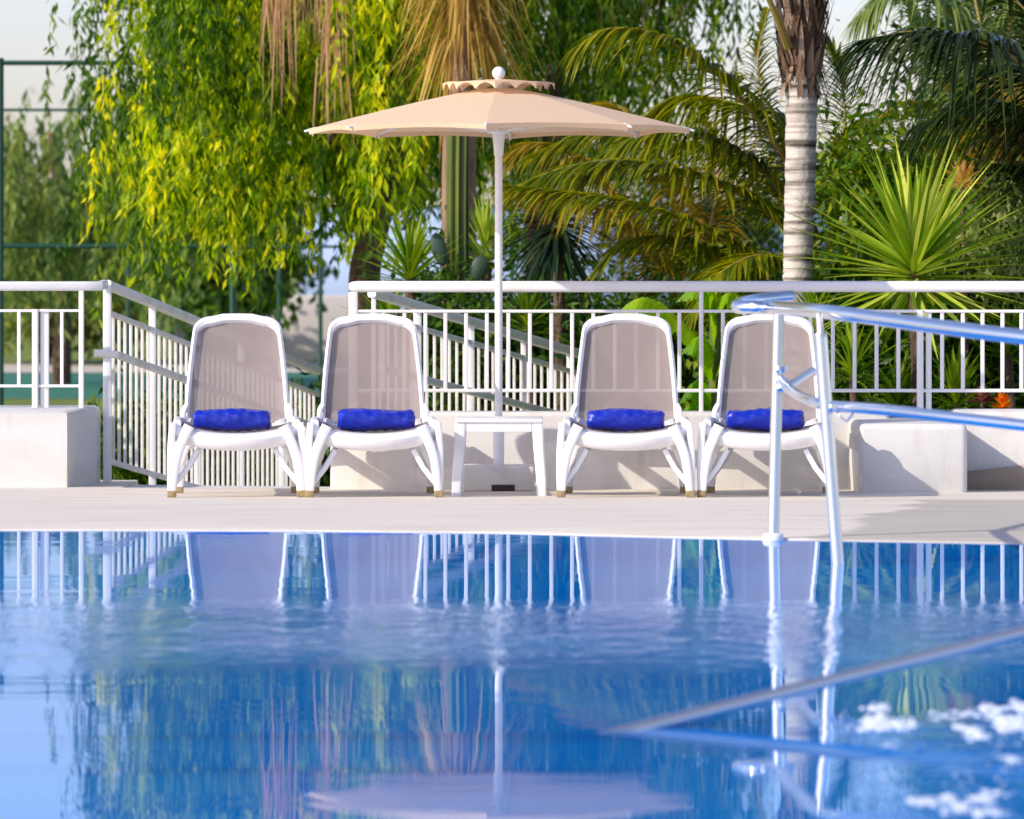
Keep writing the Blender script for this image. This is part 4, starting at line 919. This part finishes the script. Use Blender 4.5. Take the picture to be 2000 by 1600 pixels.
    # yellow drooping frond crossing to the right of the skirt
fan_palm()
def cactus():
    d = 36.2; bs = P(893, 0, d); bs[2] = GZ; t = thing('column_cactus', 'tall green ribbed column cactus in front of the fan palm trunk', 'cactus', bs)
    a = np.linspace(0, 2*pi, 56, endpoint=False); rows = []
    for z in np.linspace(GZ, Z(190, d), 30):
        rr = .074 + .014 * np.cos(a * 9 + .4); k = 1 if z < Z(205, d) else .7
        rows.append(np.c_[X_(894, d) + rr * k * np.cos(a) + .004 * sin(z * 3), d + rr * k * np.sin(a), np.full(56, z)])
    mb = MB(); mb.grid(np.array(rows), closed_v=True, caps=True); mb.build('stem', M['cactus'], t, bs)
    d = 35.8
    bs = P(900, 0, d); bs[2] = GZ; t = thing('prickly_pear', 'dark prickly pear with flat pads on both sides of the column cactus', 'cactus', bs)
    for X, Y, hw, hh, tilt in ((858, 488, .056, .125, .25), (936, 525, .062, .10, -.3), (905, 640, .09, .16, .1), (845, 600, .07, .14, .3), (945, 620, .08, .14, -.2), (880, 740, .1, .18, .1), (925, 750, .1, .18, -.1)):
        c_ = P(X, Y, d); mb = MB(); a = np.linspace(0, 2*pi, 24, endpoint=False)
        rows = []
        for r_, y in ((.1, -.026), (.7, -.022), (.95, -.012), (1, 0), (.95, .012), (.7, .022), (.1, .026)):
            x = hw * r_ * np.cos(a) * (1 + .15 * np.sin(a)); z = hh * r_ * np.sin(a)
            rows.append(np.c_[c_[0] + x * cos(tilt) - z * sin(tilt), np.full(24, c_[1] + y), c_[2] + x * sin(tilt) + z * cos(tilt)])
        mb.grid(np.array(rows), closed_v=True, caps=True); mb.build('pad', M['pad'], t, bs)
cactus()

# rosettes of stiff blades
def rosette(name, label, cat, X, Y, d, L, W, n_, mm, seed, elev=(-.25, 1.2), droop=.08, stem=.05, ysq=1.0):
    r_ = np.random.default_rng(seed); c_ = P(X, Y, d); bs = c_.copy(); bs[2] = GZ
    t = thing(name, label, cat, bs)
    mb = MB(); limb(mb, [bs, bs * .5 + c_ * .5 + np.array((.03, 0, 0)), c_], stem, stem * .8, 10); mb.build('stem', M['bark'], t, bs)
    an = np.arange(n_) * 2.39996 + r_.normal(size=n_) * .15; u = (np.arange(n_) + .5) / n_; el = elev[0] + (elev[1] - elev[0]) * u ** 1.15 + r_.normal(size=n_) * .06
    dv = np.c_[np.cos(an) * np.cos(el), np.sin(an) * np.cos(el) * ysq, np.sin(el)]
    b_ = c_ + dv * stem * .6 + np.c_[0*an, 0*an, (u - .5) * stem * 3]
    mb = MB(); add_blades(mb, b_, dv, L * r_.uniform(.8, 1.08, n_) * np.interp(u, [0, .5, 1], [.9, 1, .85]), W * r_.uniform(.85, 1.15, n_), droop * r_.uniform(.2, 1.8, n_), k=6, fold=.4)
    mb.build('rosette', mm, t, bs)
rosette('yucca', 'bright spiky yucca with yellow-green blades right of the grey palm trunk', 'yucca', 1785, 535, 30.4, .98, .027, 120, M['yucca'], 1, elev=(-.45, 1.3), droop=.06)
rosette('yucca', 'dark drooping yucca right of the umbrella pole', 'yucca', 1087, 445, 35.0, .52, .020, 110, M['yucca_dark'], 2, elev=(-.9, 1.0), droop=.35)
rosette('yucca', 'green yucca beside the leaning trunk, left of the cactus', 'yucca', 800, 545, 36.0, .52, .016, 80, M['agave'], 3, elev=(-.1, 1.3), droop=.06)
rosette('yucca', 'pale narrow yucca between the cactus and the umbrella pole', 'yucca', 948, 500, 36.6, .46, .016, 50, M['yucca'], 4, elev=(.3, 1.4), droop=.04)
strap = [(1665, 735, 30.2, .48, 'agave', 'strap-leaved clump behind the railing just right of the second steel post'), (1752, 800, 30.5, .50, 'midleaf', 'low strap-leaved clump left of the double railing post'),
         (1868, 790, 30.4, .52, 'agave', 'strap-leaved clump behind the railing left of the orange flowers'), (1970, 690, 31.0, .5, 'midleaf', 'strap-leaved clump behind the railing at the right edge'),
         (1590, 640, 31.4, .42, 'agave', 'upright strap-leaved clump under the grey palm trunk'), (1880, 640, 31.6, .5, 'yucca', 'yellowish strap-leaved clump under the bright yucca'),
         (1180, 700, 33.0, .40, 'darkleaf', 'dark strap-leaved clump behind the third lounger'), (760, 640, 34.0, .40, 'agave', 'strap-leaved clump behind the start of the ramp rail'),
         (1030, 640, 34.0, .42, 'midleaf', 'olive strap-leaved clump just right of the umbrella pole')]
for i, (X, Y, d, L, mm, lab) in enumerate(strap):
    rosette('strap_leaf_plant', lab, 'plant', X, Y, d, L, .016, 42, M[mm], 50 + i, elev=(.1, 1.35), droop=.25, stem=.03)

# banana plant
def banana():
    r_ = np.random.default_rng(12); d = 30.6; bs = P(1400, 0, d); bs[2] = GZ; t = thing('banana_plant', 'bright yellow-green banana plant between the two right-hand loungers', 'plant', bs)
    mb = MB(); limb(mb, [bs, P(1398, 900, d), P(1396, 700, d), P(1397, 590, d)], .055, .03); mb.build('stem', M['cactus'], t, bs)
    for j, (pts, W) in enumerate(([[(1396, 620), (1392, 580), (1360, 555), (1320, 590)], .10], [[(1396, 640), (1400, 590), (1425, 575), (1452, 600)], .09], [[(1396, 740), (1385, 690), (1360, 660), (1330, 690)], .11],
                                  [[(1396, 760), (1408, 700), (1430, 680), (1460, 720)], .10], [[(1396, 700), (1300, 610), (1245, 585), (1195, 620)], .10], [[(1396, 800), (1375, 760), (1350, 750), (1325, 790)], .10], [[(1396, 830), (1370, 800), (1345, 790), (1318, 830)], .09], [[(1398, 690), (1394, 620), (1388, 560), (1384, 540)], .06])):
        p = smooth_path([P(X, Y, d - .1 * (i % 3)) for i, (X, Y) in enumerate(pts)], 14); rows = []; tear = [1.0, 1.0]
        for i, q in enumerate(p):
            u = i / (len(p) - 1); ww = W * np.interp(u, [0, .15, .4, .75, 1], [.1, .6, 1, .75, .03]); row = []
            for s_ in (-1, -.66, -.33, -.06, 0, .06, .33, .66, 1):
                k = 1.0
                if abs(s_) > .5: k = r_.uniform(.82, 1.06) if r_.random() > .12 else r_.uniform(.5, .7)
                x = s_ * k
                row.append(q + np.array((.35 * x * ww, x * ww * .6, -abs(x) * ww * .55 + .72 * x * ww)) + np.array((0, -1, .6)) * .05 * ww * math.sin(i * 2.1) * abs(s_))
            rows.append(row)
        mb = MB(); mb.grid(np.array(rows)); lf = mb.build('leaf', M['banana'], t, bs)
        at_ = lf.data.attributes.new('tone', 'FLOAT', 'POINT'); base_t = r_.normal() * .15 - .3
        at_.data.foreach_set('value', np.array([[base_t + (.5 if abs(v - 4) < 1 else 0) + .16 * math.sin(i * 2.1) + r_.normal() * .08 for v in range(9)] for i in range(len(rows))]).ravel())
banana()

# flowers
def flowers():
    d = 30.0
    for i, (X, Y, L, mm, lab) in enumerate(((1918, 770, .10, 'flower_purple', 'purple and yellow bromeliad behind the railing at the right'), (1958, 782, .09, 'flower_orange', 'red and orange flower low behind the railing at the far right'), (1880, 350, .20, 'flower_pale', 'pale orange bloom above the bright yucca'))):
        dd_ = d if i < 2 else 31.2
        rosette('flowering_plant', lab, 'flower', X, Y + 12, dd_, L, .022, 26, M[mm], 80 + i, elev=(.1, 1.4), droop=.15, stem=.015)
flowers()

# shrubs filling the bed
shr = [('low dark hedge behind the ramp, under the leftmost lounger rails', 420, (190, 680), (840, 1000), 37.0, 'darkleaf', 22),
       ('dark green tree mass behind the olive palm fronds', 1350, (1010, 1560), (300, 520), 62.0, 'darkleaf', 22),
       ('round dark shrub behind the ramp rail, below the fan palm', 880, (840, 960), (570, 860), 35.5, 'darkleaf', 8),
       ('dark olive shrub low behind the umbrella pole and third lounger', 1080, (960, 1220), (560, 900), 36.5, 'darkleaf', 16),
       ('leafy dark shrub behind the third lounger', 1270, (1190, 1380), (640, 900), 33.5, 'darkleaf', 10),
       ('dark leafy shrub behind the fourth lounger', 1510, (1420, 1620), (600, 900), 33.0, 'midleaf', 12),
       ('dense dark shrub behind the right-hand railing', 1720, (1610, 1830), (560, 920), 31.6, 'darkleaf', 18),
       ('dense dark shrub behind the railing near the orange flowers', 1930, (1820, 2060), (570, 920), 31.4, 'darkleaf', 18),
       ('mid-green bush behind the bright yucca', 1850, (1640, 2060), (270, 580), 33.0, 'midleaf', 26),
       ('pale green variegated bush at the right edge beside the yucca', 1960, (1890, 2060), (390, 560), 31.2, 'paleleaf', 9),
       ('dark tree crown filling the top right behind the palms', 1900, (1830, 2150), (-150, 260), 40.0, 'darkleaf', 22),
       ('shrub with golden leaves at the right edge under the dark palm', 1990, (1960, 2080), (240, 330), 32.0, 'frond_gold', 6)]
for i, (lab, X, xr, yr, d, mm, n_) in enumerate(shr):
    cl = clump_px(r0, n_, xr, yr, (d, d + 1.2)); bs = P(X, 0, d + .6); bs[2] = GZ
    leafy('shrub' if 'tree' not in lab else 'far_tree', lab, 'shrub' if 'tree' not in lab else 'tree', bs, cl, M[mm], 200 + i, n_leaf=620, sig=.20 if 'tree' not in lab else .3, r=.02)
